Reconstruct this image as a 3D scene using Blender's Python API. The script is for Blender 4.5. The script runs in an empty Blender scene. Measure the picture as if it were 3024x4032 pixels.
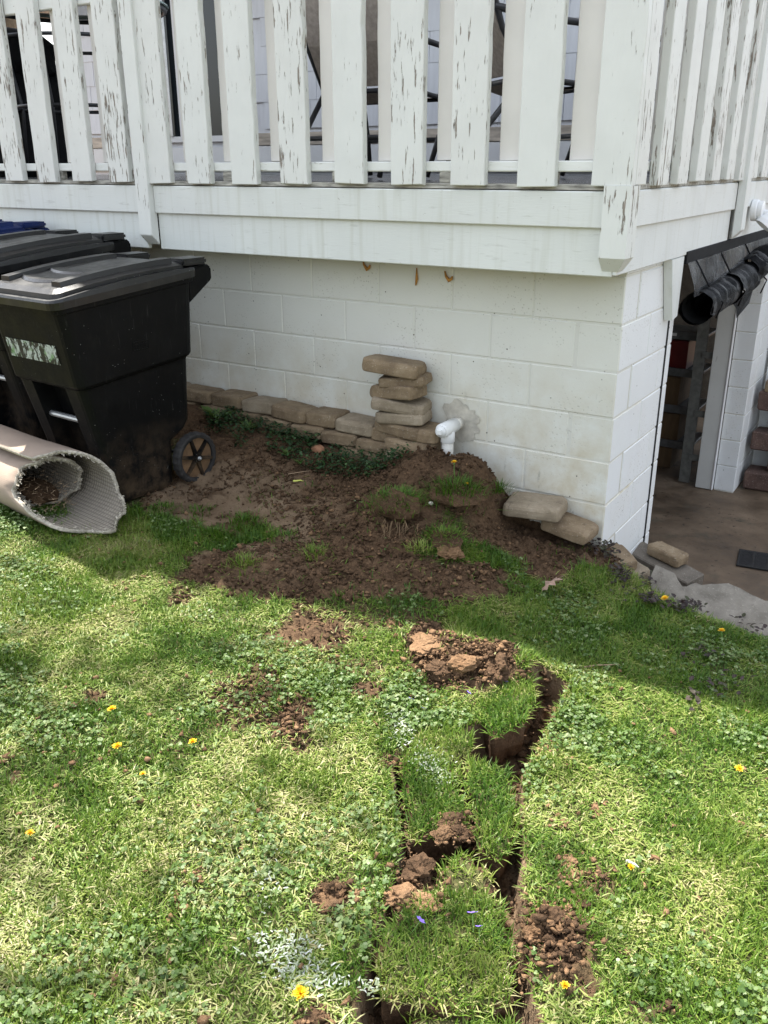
import bpy, bmesh, math, random
import numpy as np
from mathutils import Vector, Matrix

random.seed(11)
rng = np.random.default_rng(11)
scene = bpy.context.scene
COL = scene.collection
R = math.radians
PI = math.pi

# ------------------------------------------------------------------ camera
CAM = np.array([1.1744, -3.6900, 1.6473])
RIGHT = np.array([0.842068, 0.539365, -0.002664])
UP = np.array([-0.195248, 0.309421, 0.930665])
FWD = np.array([-0.502792, 0.783163, -0.365863])
cam_d = bpy.data.cameras.new('camera')
cam = bpy.data.objects.new('camera', cam_d)
COL.objects.link(cam)
cam_d.sensor_fit = 'VERTICAL'
cam_d.sensor_height = 36.0
cam_d.lens = 36.0 * 3473.42 / 4032.0
cam_d.clip_start = 0.02
cam_d.clip_end = 500
mw = Matrix.Identity(4)
for i in range(3):
    mw[i][0], mw[i][1], mw[i][2], mw[i][3] = RIGHT[i], UP[i], -FWD[i], CAM[i]
cam.matrix_world = mw
scene.camera = cam

# ------------------------------------------------------------------ light
SUN = Vector((-0.47, 0.25, 1.0)).normalized()       # direction towards the sun
elev = math.asin(SUN.z)
azim = math.atan2(SUN.x, SUN.y)                     # clockwise from +y
world = bpy.data.worlds.new('World')
scene.world = world
world.use_nodes = True
wn = world.node_tree.nodes
sky = wn.new('ShaderNodeTexSky')
sky.sky_type = 'NISHITA'
sky.sun_disc = False
sky.sun_elevation = elev
sky.sun_rotation = azim
sky.air_density = 1.2
sky.dust_density = 2.5
sky.ozone_density = 1.0
bg = wn['Background']
bg.inputs['Strength'].default_value = 0.128
hsv = wn.new('ShaderNodeHueSaturation')             # thin bright haze over the whole sky
hsv.inputs['Saturation'].default_value = 0.42
world.node_tree.links.new(sky.outputs['Color'], hsv.inputs['Color'])
world.node_tree.links.new(hsv.outputs['Color'], bg.inputs['Color'])
sd = bpy.data.lights.new('sun', 'SUN')
sd.energy = 4.0
sd.angle = R(0.53)
sd.color = (1.0, 0.95, 0.87)
so = bpy.data.objects.new('sun', sd)
COL.objects.link(so)
so.location = (-4, 2, 12)
so.rotation_euler = SUN.to_track_quat('Z', 'Y').to_euler()
scene.view_settings.view_transform = 'Standard'
scene.view_settings.look = 'None'
scene.view_settings.exposure = 1.82
scene.view_settings.gamma = 1.0
scene.render.engine = 'CYCLES'
scene.cycles.max_bounces = 8
scene.cycles.transparent_max_bounces = 12

# ------------------------------------------------------------------ noise
_T = np.random.default_rng(5).random((256, 256))
def vnoise(x, y, s=0):
    x = np.asarray(x, float) + 37.3 * s + 1000; y = np.asarray(y, float) + 71.7 * s + 1000
    xi = np.floor(x).astype(int); yi = np.floor(y).astype(int)
    fx = x - xi; fy = y - yi
    fx = fx * fx * (3 - 2 * fx); fy = fy * fy * (3 - 2 * fy)
    a = _T[xi & 255, yi & 255]; b = _T[(xi + 1) & 255, yi & 255]
    c = _T[xi & 255, (yi + 1) & 255]; d = _T[(xi + 1) & 255, (yi + 1) & 255]
    return (a * (1 - fx) + b * fx) * (1 - fy) + (c * (1 - fx) + d * fx) * fy
def fbm(x, y, f=1.0, o=4, s=0):
    r = 0; a = 0.5; t = 0
    for i in range(o):
        r = r + a * vnoise(np.asarray(x) * f, np.asarray(y) * f, s + i); t += a
        a *= 0.5; f *= 2.07
    return r / t
def ss(t):
    t = np.clip(t, 0, 1); return t * t * (3 - 2 * t)
def inpoly(x, y, P):
    x = np.asarray(x, float); y = np.asarray(y, float)
    r = np.zeros(x.shape, bool); n = len(P)
    for i in range(n):
        x0, y0 = P[i]; x1, y1 = P[(i + 1) % n]
        if y0 == y1: continue
        c = ((y0 > y) != (y1 > y)) & (x < (x1 - x0) * (y - y0) / (y1 - y0) + x0)
        r ^= c
    return r
def polydist(x, y, P):
    """signed distance: positive inside"""
    x = np.asarray(x, float); y = np.asarray(y, float)
    d = np.full(x.shape, 1e9); n = len(P)
    for i in range(n):
        ax, ay = P[i]; bx, by = P[(i + 1) % n]
        dx, dy = bx - ax, by - ay
        t = np.clip(((x - ax) * dx + (y - ay) * dy) / (dx * dx + dy * dy + 1e-12), 0, 1)
        d = np.minimum(d, np.hypot(x - ax - t * dx, y - ay - t * dy))
    return np.where(inpoly(x, y, P), d, -d)

# ------------------------------------------------------------------ sight lines used when surveying the photograph
def ray(u, v):
    return RIGHT * ((u - 1512) / 3473.42) - UP * ((v - 2016) / 3473.42) + FWD
def PY(u, v, y): w = ray(u, v); return CAM + w * ((y - CAM[1]) / w[1])
def PX(u, v, x): w = ray(u, v); return CAM + w * ((x - CAM[0]) / w[0])
def PZ(u, v, z): w = ray(u, v); return CAM + w * ((z - CAM[2]) / w[2])

# ------------------------------------------------------------------ terrain
def base_h(x, y):
    x = np.asarray(x, float); y = np.asarray(y, float)
    h = np.where(x < 0, -.09 * np.maximum(x, -4.5), -.05 * np.minimum(x, 5))
    h = h + .165 * ss((y + .95) / .65) * ss((-x - .25) / .55)
    h = h + .035 * (fbm(x, y, .9, 3, 3) - .5) * ss((-y - .4) / .6)
    return h
EDGE_X = np.array([-.6, 0, .12, .3, .5, .8, 1.2, 2.5, 6])
EDGE_Y = np.array([.6, .02, -.14, -.30, -.39, -.44, -.50, -.55, -.6])
def edge_d(x, y): return np.asarray(y) - np.interp(x, EDGE_X, EDGE_Y)
TRENCH = [(.19, -1.15), (.31, -1.18), (.35, -1.5), (.37, -1.7), (.48, -1.93), (.545, -2.08), (.615, -2.2), (.675, -2.32),
          (.77, -2.44), (1.02, -2.8), (.62, -2.98), (.39, -2.57), (.322, -2.40), (.278, -2.255), (.195, -2.08),
          (.105, -1.97), (.015, -1.84), (.02, -1.70), (.13, -1.61), (.20, -1.45), (.215, -1.3)]
def G0(u, v):
    z = .05
    for _ in range(12):
        p = PZ(u, v, z); z = .5 * z + .5 * float(base_h(p[0], p[1]))
    return PZ(u, v, z)
def GP(pts): return [tuple(G0(u, v)[:2]) for u, v in pts]
SOIL = GP([(560, 2000), (640, 1920), (780, 1760), (900, 1720), (1150, 1780), (1400, 1840), (1560, 1830), (1640, 1760), (1800, 1740), (2040, 1780),
           (2160, 1980), (2340, 2060), (2470, 2180), (2430, 2240), (2250, 2205), (2080, 2185), (1990, 2140), (1880, 2110),
           (1760, 2130), (1640, 2170), (1640, 2270), (1800, 2290), (1990, 2280), (2010, 2330), (1900, 2390), (1700, 2420), (1500, 2380), (1330, 2380),
           (1220, 2420), (1380, 2520), (1260, 2560), (1050, 2500), (1180, 2380), (1000, 2370), (860, 2330), (700, 2290), (730, 2200), (930, 2200), (1060, 2130),
           (1030, 2090), (820, 2090), (700, 2030)])
SOIL2 = [(1010, 2720, 170, 100, .6), (1150, 2830, 85, 110, .85), (950, 2830, 180, 90, .55), (1180, 2930, 60, 60, .7), (1360, 2440, 150, 60, .5),
         (1450, 2730, 60, 40, .9), (380, 2740, 60, 25, .8), (700, 2350, 60, 40, .7), (2180, 3690, 110, 130, 1.2), (2230, 3830, 60, 60, .9),
         (1310, 3530, 90, 70, 1.0), (1860, 2640, 210, 90, 1.3), (1690, 2550, 90, 70, 1.2), (1600, 2470, 220, 40, .5), (1400, 2620, 120, 40, .45),
         (1230, 4020, 110, 60, 1.0), (1500, 3980, 130, 60, .8), (1540, 3005, 80, 60, .7), (2560, 3990, 100, 40, .5), (2230, 3740, 120, 160, .8),
         (2350, 3480, 70, 50, .6), (2120, 2720, 80, 70, 1.0), (1620, 2290, 300, 60, .4), (60, 3060, 40, 30, .8), (150, 2260, 50, 15, .6), (780, 2960, 130, 50, .25)]
S2W = []
for u, v, ru, rv, w in SOIL2:
    c = G0(u, v); a = G0(u + ru, v); b = G0(u, v - rv)
    S2W.append((c[0], c[1], np.linalg.norm((a - c)[:2]), np.linalg.norm((b - c)[:2]), w))
VR = np.array([.842, .539]); VR = VR / np.linalg.norm(VR); VF = np.array([-VR[1], VR[0]])
def soil_mask(x, y):
    n = fbm(x, y, 9, 3, 9) - .5
    m = ss((polydist(x, y, SOIL) + .18 * n + .055) / .08)
    m = np.maximum(m, ss((y + .60 + .25 * n) / .10) * ss((.03 - x) / .05))
    for cx, cy, ra, rb, w in S2W:
        dx = x - cx; dy = y - cy
        a = (dx * VR[0] + dy * VR[1]) / ra; b = (dx * VF[0] + dy * VF[1]) / rb
        r = np.sqrt(a * a + b * b) + 1.3 * n
        m = np.maximum(m, w * ss((1.15 - r) / .5))
    return np.clip(m, 0, 1.3)
MOUNDS = [(-.84, -.24, .12, .10, .10), (-.53, -.23, .10, .12, .21), (-.66, -.40, .18, .13, .075), (-.76, -.15, .10, .07, .06), (-.47, -.62, .24, .2, .075), (-.80, -.72, .22, .16, .05), (-.45, -.95, .3, .16, .045),
          (-.85, -1.1, .35, .14, .03), (-.02, -1.27, .15, .09, .055), (.12, -1.21, .09, .07, .045), (-.2, -.32, .16, .12, .03)]
def clod_noise(x, y):
    return (np.abs(fbm(x, y, 22, 3, 21) - .5) * 2) * .5 + (fbm(x, y, 60, 2, 31) - .5) * .5
def terrain(x, y, fine=True):
    x = np.asarray(x, float); y = np.asarray(y, float)
    h = base_h(x, y)
    for cx, cy, sx, sy, a in MOUNDS:
        g = np.exp(-.5 * (((x - cx) / sx) ** 2 + ((y - cy) / sy) ** 2))
        if a > .15: g = g * ss((-.385 - x) / .07)
        h = h + a * g
    if fine:
        m = np.clip(soil_mask(x, y), 0, 1)
        h = h + m * (.012 + .07 * (clod_noise(x, y) - .25) * ss((np.hypot(x + 1.25, (y + .95) * 1.3) - .2) / .3) + .03 * (fbm(x, y, 7, 2, 41) - .5))
        h = h + .012 * (fbm(x, y, 14, 2, 51) - .5)
        td = polydist(x, y, TRENCH) + .012 * (fbm(x, y, 25, 2, 61) - .5)
        h = h - ss((td + .004) / .018) * (.10 + .03 * fbm(x, y, 20, 2, 71))
    d = edge_d(x, y)
    return np.maximum(h - .56 * np.maximum(d, 0), np.minimum(h, -.74))
def G(u, v):
    z = float(G0(u, v)[2])
    for _ in range(14):
        p = PZ(u, v, z); z = .5 * z + .5 * float(terrain(p[0], p[1], False))
    return Vector(PZ(u, v, z))

def GV(us, vs, mounds=True):
    us = np.asarray(us, float); vs = np.asarray(vs, float)
    w = RIGHT[None] * ((us - 1512) / 3473.42)[:, None] - UP[None] * ((vs - 2016) / 3473.42)[:, None] + FWD[None]
    z = np.full(len(us), .05)
    for _ in range(14):
        P = CAM + w * ((z - CAM[2]) / w[:, 2])[:, None]
        z = .5 * z + .5 * (terrain(P[:, 0], P[:, 1], False) if mounds else base_h(P[:, 0], P[:, 1]))
    return CAM + w * ((z - CAM[2]) / w[:, 2])[:, None]

# ------------------------------------------------------------------ mesh helpers
def tag(o, label=None, cat=None, group=None, kind=None):
    if label: o['label'] = label
    if cat: o['category'] = cat
    if group: o['group'] = group
    if kind: o['kind'] = kind
    return o
def put(name, me, mat=None, parent=None, loc=None, rot=None, smooth=False):
    if mat is not None and len(me.materials) == 0:
        for m in (mat if isinstance(mat, (list, tuple)) else [mat]): me.materials.append(m)
    if smooth: me.polygons.foreach_set('use_smooth', [True] * len(me.polygons))
    o = bpy.data.objects.new(name, me)
    COL.objects.link(o)
    if parent is not None: o.parent = parent
    if loc is not None: o.location = loc
    if rot is not None: o.rotation_euler = rot
    return o
def thing(name, label, cat, loc=(0, 0, 0), rot=(0, 0, 0), group=None):
    o = bpy.data.objects.new(name, None)
    o.empty_display_size = .1
    COL.objects.link(o)
    o.location = loc; o.rotation_euler = rot
    return tag(o, label, cat, group)
def me_from(bm, name='m'):
    me = bpy.data.meshes.new(name); bm.to_mesh(me); bm.free(); return me
def me_pd(v, f, name='m'):
    me = bpy.data.meshes.new(name); me.from_pydata([tuple(p) for p in v], [], f); me.update(); return me
def me_np(verts, quads=None, tris=None, attrs=None, name='m'):
    me = bpy.data.meshes.new(name)
    verts = np.asarray(verts, np.float32)
    lp = []; st = []; k = 0
    if quads is not None and len(quads):
        lp.append(np.asarray(quads).ravel()); st.append(np.arange(len(quads)) * 4); k = len(quads) * 4
    if tris is not None and len(tris):
        lp.append(np.asarray(tris).ravel()); st.append(k + np.arange(len(tris)) * 3)
    lp = np.concatenate(lp).astype(np.int32); st = np.concatenate(st).astype(np.int32)
    me.vertices.add(len(verts)); me.vertices.foreach_set('co', verts.ravel())
    me.loops.add(len(lp)); me.loops.foreach_set('vertex_index', lp)
    me.polygons.add(len(st)); me.polygons.foreach_set('loop_start', st)
    for k, a in (attrs or {}).items():
        at = me.attributes.new(k, 'FLOAT', 'POINT'); at.data.foreach_set('value', np.asarray(a, np.float32))
    me.update(calc_edges=True); me.validate()
    return me
def box_me(sx, sy, sz, bev=0.0, seg=1, c=(0, 0, 0), jit=0.0):
    bm = bmesh.new()
    bmesh.ops.create_cube(bm, size=1)
    for v in bm.verts:
        v.co = Vector((v.co.x * sx + c[0], v.co.y * sy + c[1], v.co.z * sz + c[2]))
        if jit: v.co += Vector((random.uniform(-jit, jit), random.uniform(-jit, jit), random.uniform(-jit, jit)))
    if bev: bmesh.ops.bevel(bm, geom=bm.edges[:], offset=bev, segments=seg, profile=.5, affect='EDGES')
    return me_from(bm)
def bx(name, lo, hi, mat, parent=None, bev=.003, seg=1):
    c = [(a + b) / 2 for a, b in zip(lo, hi)]
    me = box_me(hi[0] - lo[0], hi[1] - lo[1], hi[2] - lo[2], bev, seg)
    return put(name, me, mat, parent, c)
def tube_me(pts, rad, n=10, cap=True):
    pts = [Vector(p) for p in pts]
    if not hasattr(rad, '__len__'): rad = [rad] * len(pts)
    V = []; F = []; prev = None
    for i, p in enumerate(pts):
        t = (pts[min(i + 1, len(pts) - 1)] - pts[max(i - 1, 0)]).normalized()
        if prev is None:
            a = Vector((0, 0, 1)) if abs(t.z) < .9 else Vector((1, 0, 0))
            nn = t.cross(a).normalized()
        else: nn = (prev - t * prev.dot(t)).normalized()
        prev = nn; b = t.cross(nn)
        for k in range(n):
            an = 2 * PI * k / n
            V.append(p + (nn * math.cos(an) + b * math.sin(an)) * rad[i])
    for i in range(len(pts) - 1):
        for k in range(n):
            F.append((i * n + k, i * n + (k + 1) % n, (i + 1) * n + (k + 1) % n, (i + 1) * n + k))
    if cap:
        F.append(tuple(range(n - 1, -1, -1))); F.append(tuple((len(pts) - 1) * n + k for k in range(n)))
    return me_pd(V, F)
def lathe_me(prof, n=24, axis='Z', mod=None, cap=True):
    V = []; F = []
    for j, (r, h) in enumerate(prof):
        for k in range(n):
            a = 2 * PI * k / n; rr = r * (mod(j, k) if mod else 1)
            p = (rr * math.cos(a), rr * math.sin(a), h)
            V.append(p if axis == 'Z' else ((h, p[0], p[1]) if axis == 'X' else (p[0], h, p[1])))
    for j in range(len(prof) - 1):
        for k in range(n):
            F.append((j * n + k, j * n + (k + 1) % n, (j + 1) * n + (k + 1) % n, (j + 1) * n + k))
    if cap: F.append(tuple(range(n - 1, -1, -1))); F.append(tuple((len(prof) - 1) * n + k for k in range(n)))
    return me_pd(V, F)
def join_bm(fn):
    bm = bmesh.new(); fn(bm); return me_from(bm)
def add_box(bm, lo, hi, bev=0):
    g = bmesh.ops.create_cube(bm, size=1)['verts']
    for v in g: v.co = Vector([lo[i] + (v.co[i] + .5) * (hi[i] - lo[i]) for i in range(3)])
def rock_me(sx, sy, sz, sub=2, rough=.18, flat=0, seed=0, box=.0):
    """irregular lump; box>0 pushes it towards a slab with rounded corners"""
    bm = bmesh.new(); bmesh.ops.create_icosphere(bm, subdivisions=sub, radius=1)
    r = random.Random(seed)
    planes = [(Vector((r.gauss(0, 1), r.gauss(0, 1), r.gauss(0, 1))).normalized(), r.uniform(.72, .95)) for _ in range(10)]
    ox, oy = r.uniform(0, 50), r.uniform(0, 50)
    for v in bm.verts:
        p = v.co.copy()
        if box:
            q = Vector([math.copysign(abs(c) ** (1 - box), c) for c in p])
            p = q / max(abs(q.x), abs(q.y), abs(q.z)) * (1 - .25 * (1 - box)) if box > .5 else q
        else:
            for n, d in planes:
                e = p.dot(n) - d
                if e > 0: p -= n * e * .85
        k = 1 + rough * 2 * (float(fbm(ox + p.x * 1.3 + p.z * .7, oy + p.y * 1.3 - p.z * .9, 1.6, 3, seed % 7)) - .5)
        p *= k
        v.co = Vector((p.x * sx, p.y * sy, p.z * sz))
    return me_from(bm)
def slab_stone(sx, sy, sz, seed, bev=.010, ch=.006):
    """weathered concrete paver: blunt uneven outline, chipped arris, rough faces"""
    r = random.Random(seed); n = 30; pl = []
    ox, oy = r.uniform(0, 90), r.uniform(0, 90)
    for k in range(n):
        a = 2 * PI * k / n; c, s_ = math.cos(a), math.sin(a)
        e = .26
        x = math.copysign(abs(c) ** e, c) * sx / 2; y = math.copysign(abs(s_) ** e, s_) * sy / 2
        w = 1 + .13 * (float(fbm(ox + c * 1.6, oy + s_ * 1.6, 1.0, 3, 2)) - .5)
        pl.append((x * w, y * w))
    V = []; F = []
    lev = [(0, -ch), (ch, 0), (sz * .35, .001), (sz * .65, 0), (sz - bev, -.001), (sz - bev * .35, -bev * .5), (sz, -bev * 1.5)]
    chips = [(r.randrange(n), r.uniform(.004, .012)) for _ in range(5)]
    for li, (z, off) in enumerate(lev):
        for k, (x, y) in enumerate(pl):
            d = math.hypot(x, y); o2 = off
            for ck, cd in chips:
                if min(abs(k - ck), n - abs(k - ck)) <= 1 and li >= 4: o2 -= cd * (li - 3) * .4
            j = .007 * (float(fbm(ox + x * 40, oy + y * 40 + z * 60, 1, 2, 4)) - .5)
            f = (d + o2 + j) / d
            V.append((x * f, y * f, z + .005 * (float(fbm(oy + x * 14, ox + y * 14, 1, 2, 6)) - .5) * (1 if li else .3)))
    L = len(lev)
    for i in range(L - 1):
        for k in range(n): F.append((i * n + k, i * n + (k + 1) % n, (i + 1) * n + (k + 1) % n, (i + 1) * n + k))
    for f in (.55,):
        b = len(V)
        for k, (x, y) in enumerate(pl): V.append((x * f, y * f, sz + .006 * (float(fbm(oy + x * 14, ox + y * 14, 1, 2, 6)) - .5)))
        for k in range(n): F.append(((L - 1) * n + k, (L - 1) * n + (k + 1) % n, b + (k + 1) % n, b + k))
    V.append((0, 0, 0)); V.append((0, 0, sz))
    for k in range(n):
        F.append((len(V) - 2, (k + 1) % n, k)); F.append((len(V) - 1, b + k, b + (k + 1) % n))
    return me_pd(V, F)
def flag_me(outline, th, seed):
    """split flagstone: angular plan, near-flat top, broken edges with layers"""
    r = random.Random(seed); pts = []
    for i in range(len(outline)):
        a = Vector((*outline[i], 0)); b = Vector((*outline[(i + 1) % len(outline)], 0))
        m = max(2, int((b - a).length / .03))
        for k in range(m): pts.append(a.lerp(b, k / m) + Vector((r.uniform(-.005, .005), r.uniform(-.005, .005), 0)))
    n = len(pts); V = []; F = []
    lev = [(0, .90), (.3, .97), (.45, .955), (.6, 1.0), (.8, .965), (1, .95)]
    for z, f in lev:
        for p in pts:
            q = f + r.uniform(-.012, .012)
            V.append((p.x * q, p.y * q, z * th + .02 * th * r.uniform(-1, 1)))
    L = len(lev)
    for i in range(L - 1):
        for k in range(n): F.append((i * n + k, i * n + (k + 1) % n, (i + 1) * n + (k + 1) % n, (i + 1) * n + k))
    b = len(V)
    for f, dz in ((.7, .06), (.35, .10)):
        for p in pts: V.append((p.x * f, p.y * f, th + .012 * (float(fbm(p.x * f * 9 + seed, p.y * f * 9, 1, 3)) - .5)))
    prev = (L - 1) * n
    for q in (b, b + n):
        for k in range(n): F.append((prev + k, prev + (k + 1) % n, q + (k + 1) % n, q + k))
        prev = q
    F.append(tuple(prev + k for k in range(n))); F.append(tuple(range(n - 1, -1, -1)))
    return me_pd(V, F)

# ------------------------------------------------------------------ materials
class NT:
    def __init__(s, name):
        s.m = bpy.data.materials.new(name); s.m.use_nodes = True
        s.t = s.m.node_tree; s.n = s.t.nodes; s.b = s.n['Principled BSDF']; s.out = s.n['Material Output']
    def new(s, ty, **k):
        d = s.n.new(ty)
        for a, b in k.items():
            if a.startswith('i_'): d.inputs[a[2:].replace('_', ' ')].default_value = b
            else: setattr(d, a, b)
        return d
    def l(s, a, b): s.t.links.new(a, b)
    def coord(s, kind='pos', scale=(1, 1, 1), rand=False):
        if kind == 'pos': c = s.new('ShaderNodeNewGeometry').outputs['Position']
        else: c = s.new('ShaderNodeTexCoord').outputs['Object']
        if rand:
            oi = s.new('ShaderNodeObjectInfo')
            mu = s.new('ShaderNodeMath', operation='MULTIPLY'); mu.inputs[1].default_value = 91.7
            s.l(oi.outputs['Random'], mu.inputs[0])
            ad = s.new('ShaderNodeVectorMath', operation='ADD'); s.l(c, ad.inputs[0]); s.l(mu.outputs[0], ad.inputs[1]); c = ad.outputs[0]
        mp = s.new('ShaderNodeMapping'); mp.inputs['Scale'].default_value = scale; s.l(c, mp.inputs['Vector'])
        return mp.outputs[0]
    def noise(s, vec, scale, detail=4, rough=.55, dist=0):
        d = s.new('ShaderNodeTexNoise'); d.inputs['Scale'].default_value = scale; d.inputs['Detail'].default_value = detail
        d.inputs['Roughness'].default_value = rough; d.inputs['Distortion'].default_value = dist
        s.l(vec, d.inputs['Vector']); return d.outputs['Fac']
    def vor(s, vec, scale, out='Distance', feat='F1', rnd=1.0):
        d = s.new('ShaderNodeTexVoronoi', feature=feat); d.inputs['Scale'].default_value = scale; d.inputs['Randomness'].default_value = rnd
        s.l(vec, d.inputs['Vector']); return d.outputs[out]
    def ramp(s, fac, stops, interp='LINEAR'):
        d = s.new('ShaderNodeValToRGB'); cr = d.color_ramp; cr.interpolation = interp
        while len(cr.elements) < len(stops): cr.elements.new(.5)
        for e, (p, c) in zip(cr.elements, stops):
            e.position = p; e.color = (c[0], c[1], c[2], 1) if hasattr(c, '__len__') else (c, c, c, 1)
        s.l(fac, d.inputs['Fac']); return d.outputs['Color']
    def mix(s, fac, a, b, mode='MIX'):
        d = s.new('ShaderNodeMix', data_type='RGBA', blend_type=mode)
        for sock, val in ((d.inputs[0], fac), (d.inputs[6], a), (d.inputs[7], b)):
            if hasattr(val, 'is_linked') or hasattr(val, 'links'): s.l(val, sock)
            elif hasattr(val, '__len__'): sock.default_value = (*val, 1) if len(val) == 3 else val
            else: sock.default_value = val
        return d.outputs[2]
    def math(s, op, a, b=None):
        d = s.new('ShaderNodeMath', operation=op)
        for sock, val in ((d.inputs[0], a), (d.inputs[1], b)):
            if val is None: continue
            if hasattr(val, 'links'): s.l(val, sock)
            else: sock.default_value = val
        return d.outputs[0]
    def bump(s, h, strength=.3, dist=.01, prev=None):
        d = s.new('ShaderNodeBump'); d.inputs['Strength'].default_value = strength; d.inputs['Distance'].default_value = dist
        s.l(h, d.inputs['Height'])
        if prev is not None: s.l(prev, d.inputs['Normal'])
        return d.outputs['Normal']
    def attr(s, name):
        return s.new('ShaderNodeAttribute', attribute_name=name).outputs['Fac']
    def done(s, col=None, rough=None, normal=None, **k):
        for sock, val in (('Base Color', col), ('Roughness', rough), ('Normal', normal)):
            if val is None: continue
            i = s.b.inputs[sock]
            if hasattr(val, 'links'): s.l(val, i)
            elif hasattr(val, '__len__'): i.default_value = (*val, 1)
            else: i.default_value = val
        for a, b in k.items(): s.b.inputs[a.replace('_', ' ')].default_value = b
        return s.m
def simple(name, col, rough=.6, var=.25, scale=12, bump=.15, bscale=80, rand=True, kind='obj', metallic=0, stretch=(1, 1, 1), bdist=.004, spec=.5):
    s = NT(name); c = s.coord(kind, stretch, rand)
    n = s.noise(c, scale, 5)
    lo = [x * (1 - var) for x in col]; hi = [min(1, x * (1 + var)) for x in col]
    k = s.ramp(n, [(.3, lo), (.7, hi)])
    nm = s.bump(s.noise(c, bscale, 4), bump, bdist)
    return s.done(k, rough, nm, Metallic=metallic, Specular_IOR_Level=spec)

def mk_paint_wood(name, col=(.80, .82, .79), peel=.5, amount=.60, kind='obj', ax='z'):
    """old white paint, cracked and flaking along the grain to grey-brown wood"""
    s = NT(name)
    st = {'z': (9, 9, 1.0), 'x': (1.0, 9, 9), 'y': (9, 1.0, 9)}[ax]
    c = s.coord(kind, st, True); c1 = s.coord(kind, (1, 1, 1), True)
    n1 = s.noise(c, 7.0, 6, .62, .25)
    pat = s.noise(c1, 2.6, 3)
    fine = s.noise(c1, 26, 3)
    n1 = s.math('ADD', s.math('MULTIPLY', n1, .62), s.math('MULTIPLY', s.noise(c, 15, 5, .6, .2), .38)); m = s.math('ADD', n1, s.math('MULTIPLY', s.math('SUBTRACT', pat, .5), .28))
    m = s.math('ADD', m, s.math('MULTIPLY', s.math('SUBTRACT', fine, .5), .08))
    mask = s.ramp(m, [(amount, 0), (amount + .025, 1)])
    wood = s.ramp(s.noise(c, 14, 4), [(.3, (.11, .095, .075)), (.7, (.34, .30, .25))])
    tone = s.noise(c1, 6, 5)
    paint = s.ramp(tone, [(.3, [x * .93 for x in col]), (.65, col)])
    dirt = s.ramp(s.noise(c1, 45, 4, .7), [(.66, 0), (.74, .3)])
    paint = s.mix(dirt, paint, (.50, .50, .45))
    k = s.mix(mask, paint, wood)
    relief = s.math('SUBTRACT', s.math('MULTIPLY', s.noise(c, 9, 5, .6), .5), s.math('MULTIPLY', mask, .55))
    nm = s.bump(relief, peel, .006)
    rg = s.ramp(mask, [(0, .48), (1, .85)])
    return s.done(k, rg, nm)
def mk_flat_paint(name, col, dirt=.25, ax='x'):
    s = NT(name); st = {'z': (8, 8, 1), 'x': (1, 8, 8), 'y': (8, 1, 8)}[ax]
    p = s.coord('pos', (1, 1, 1)); c = s.coord('pos', st)
    t = s.noise(p, 3, 5)
    k = s.ramp(t, [(.3, [x * .92 for x in col]), (.7, col)])
    sm = s.ramp(s.noise(c, 7, 6, .65), [(.60, 0), (.72, dirt)])
    k = s.mix(sm, k, (.42, .43, .38))
    spots = s.ramp(s.noise(p, 38, 3, .6), [(.70, 0), (.74, .55 * dirt * 2)])
    k = s.mix(spots, k, (.33, .31, .27))
    run = s.ramp(s.noise(s.coord('pos', (14, 14, .9)), 1.6, 3), [(.52, 0), (.78, dirt * 1.3)])
    k = s.mix(run, k, (.52, .53, .45))
    g = s.noise(c, 26, 4, .6)
    nm = s.bump(g, .28, .003)
    return s.done(k, .45, nm)
def mk_block(name, col, stain):
    s = NT(name); p = s.coord('pos')
    k = s.ramp(s.noise(p, 2.3, 4), [(.3, [x * .94 for x in col]), (.7, col)])
    oi = s.new('ShaderNodeObjectInfo').outputs['Random']
    k = s.mix(s.math('MULTIPLY', oi, .10), k, (.62, .62, .56))
    # mud splash: patchy, only on the low courses
    sep = s.new('ShaderNodeSeparateXYZ'); s.l(s.new('ShaderNodeNewGeometry').outputs['Position'], sep.inputs[0])
    low = s.new('ShaderNodeMapRange'); s.l(sep.outputs[2], low.inputs[0])
    low.inputs[1].default_value = .95; low.inputs[2].default_value = .1; low.inputs[3].default_value = 0; low.inputs[4].default_value = 1
    mud = s.math('MULTIPLY', s.ramp(s.noise(p, 5, 6, .65), [(.36, 0), (.66, 1)]), low.outputs[0])
    k = s.mix(s.math('MULTIPLY', mud, stain), k, (.50, .42, .27))
    grime = s.ramp(s.noise(s.coord('pos', (1, 1, .35)), 17, 6, .7), [(.62, 0), (.70, .5)])
    k = s.mix(s.math('MULTIPLY', grime, s.math('MULTIPLY', low.outputs[0], stain)), k, (.14, .13, .09))
    # pores left open in the paint, in patches
    patch = s.ramp(s.noise(p, 3.4, 2), [(.46, 0), (.62, 1)])
    d1 = s.ramp(s.vor(p, 62), [(.16, 1), (.27, 0)])
    pores = s.math('MULTIPLY', d1, patch)
    d2 = s.ramp(s.vor(p, 24), [(.06, 1), (.10, 0)])
    sel = s.ramp(s.noise(p, 6, 1), [(.55, 0), (.60, 1)])
    hole = s.math('MULTIPLY', d2, sel)
    k = s.mix(s.math('MULTIPLY', pores, .55), k, (.40, .39, .33)); k = s.mix(hole, k, (.10, .09, .07))
    h = s.math('SUBTRACT', s.math('MULTIPLY', s.noise(p, 70, 3), .45), s.math('ADD', s.math('MULTIPLY', pores, .6), hole))
    nm = s.bump(h, .5, .004)
    return s.done(k, .55, nm)
M_BLOCK = mk_block('painted_block', (.755, .76, .70), 1.0)
M_BLOCK2 = mk_block('painted_block_clean', (.80, .82, .82), .12)
M_MORTAR = mk_block('painted_mortar', (.70, .70, .645), .5)
M_PICKET = mk_paint_wood('peeling_paint', (.735, .755, .715), .6, .592)
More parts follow.
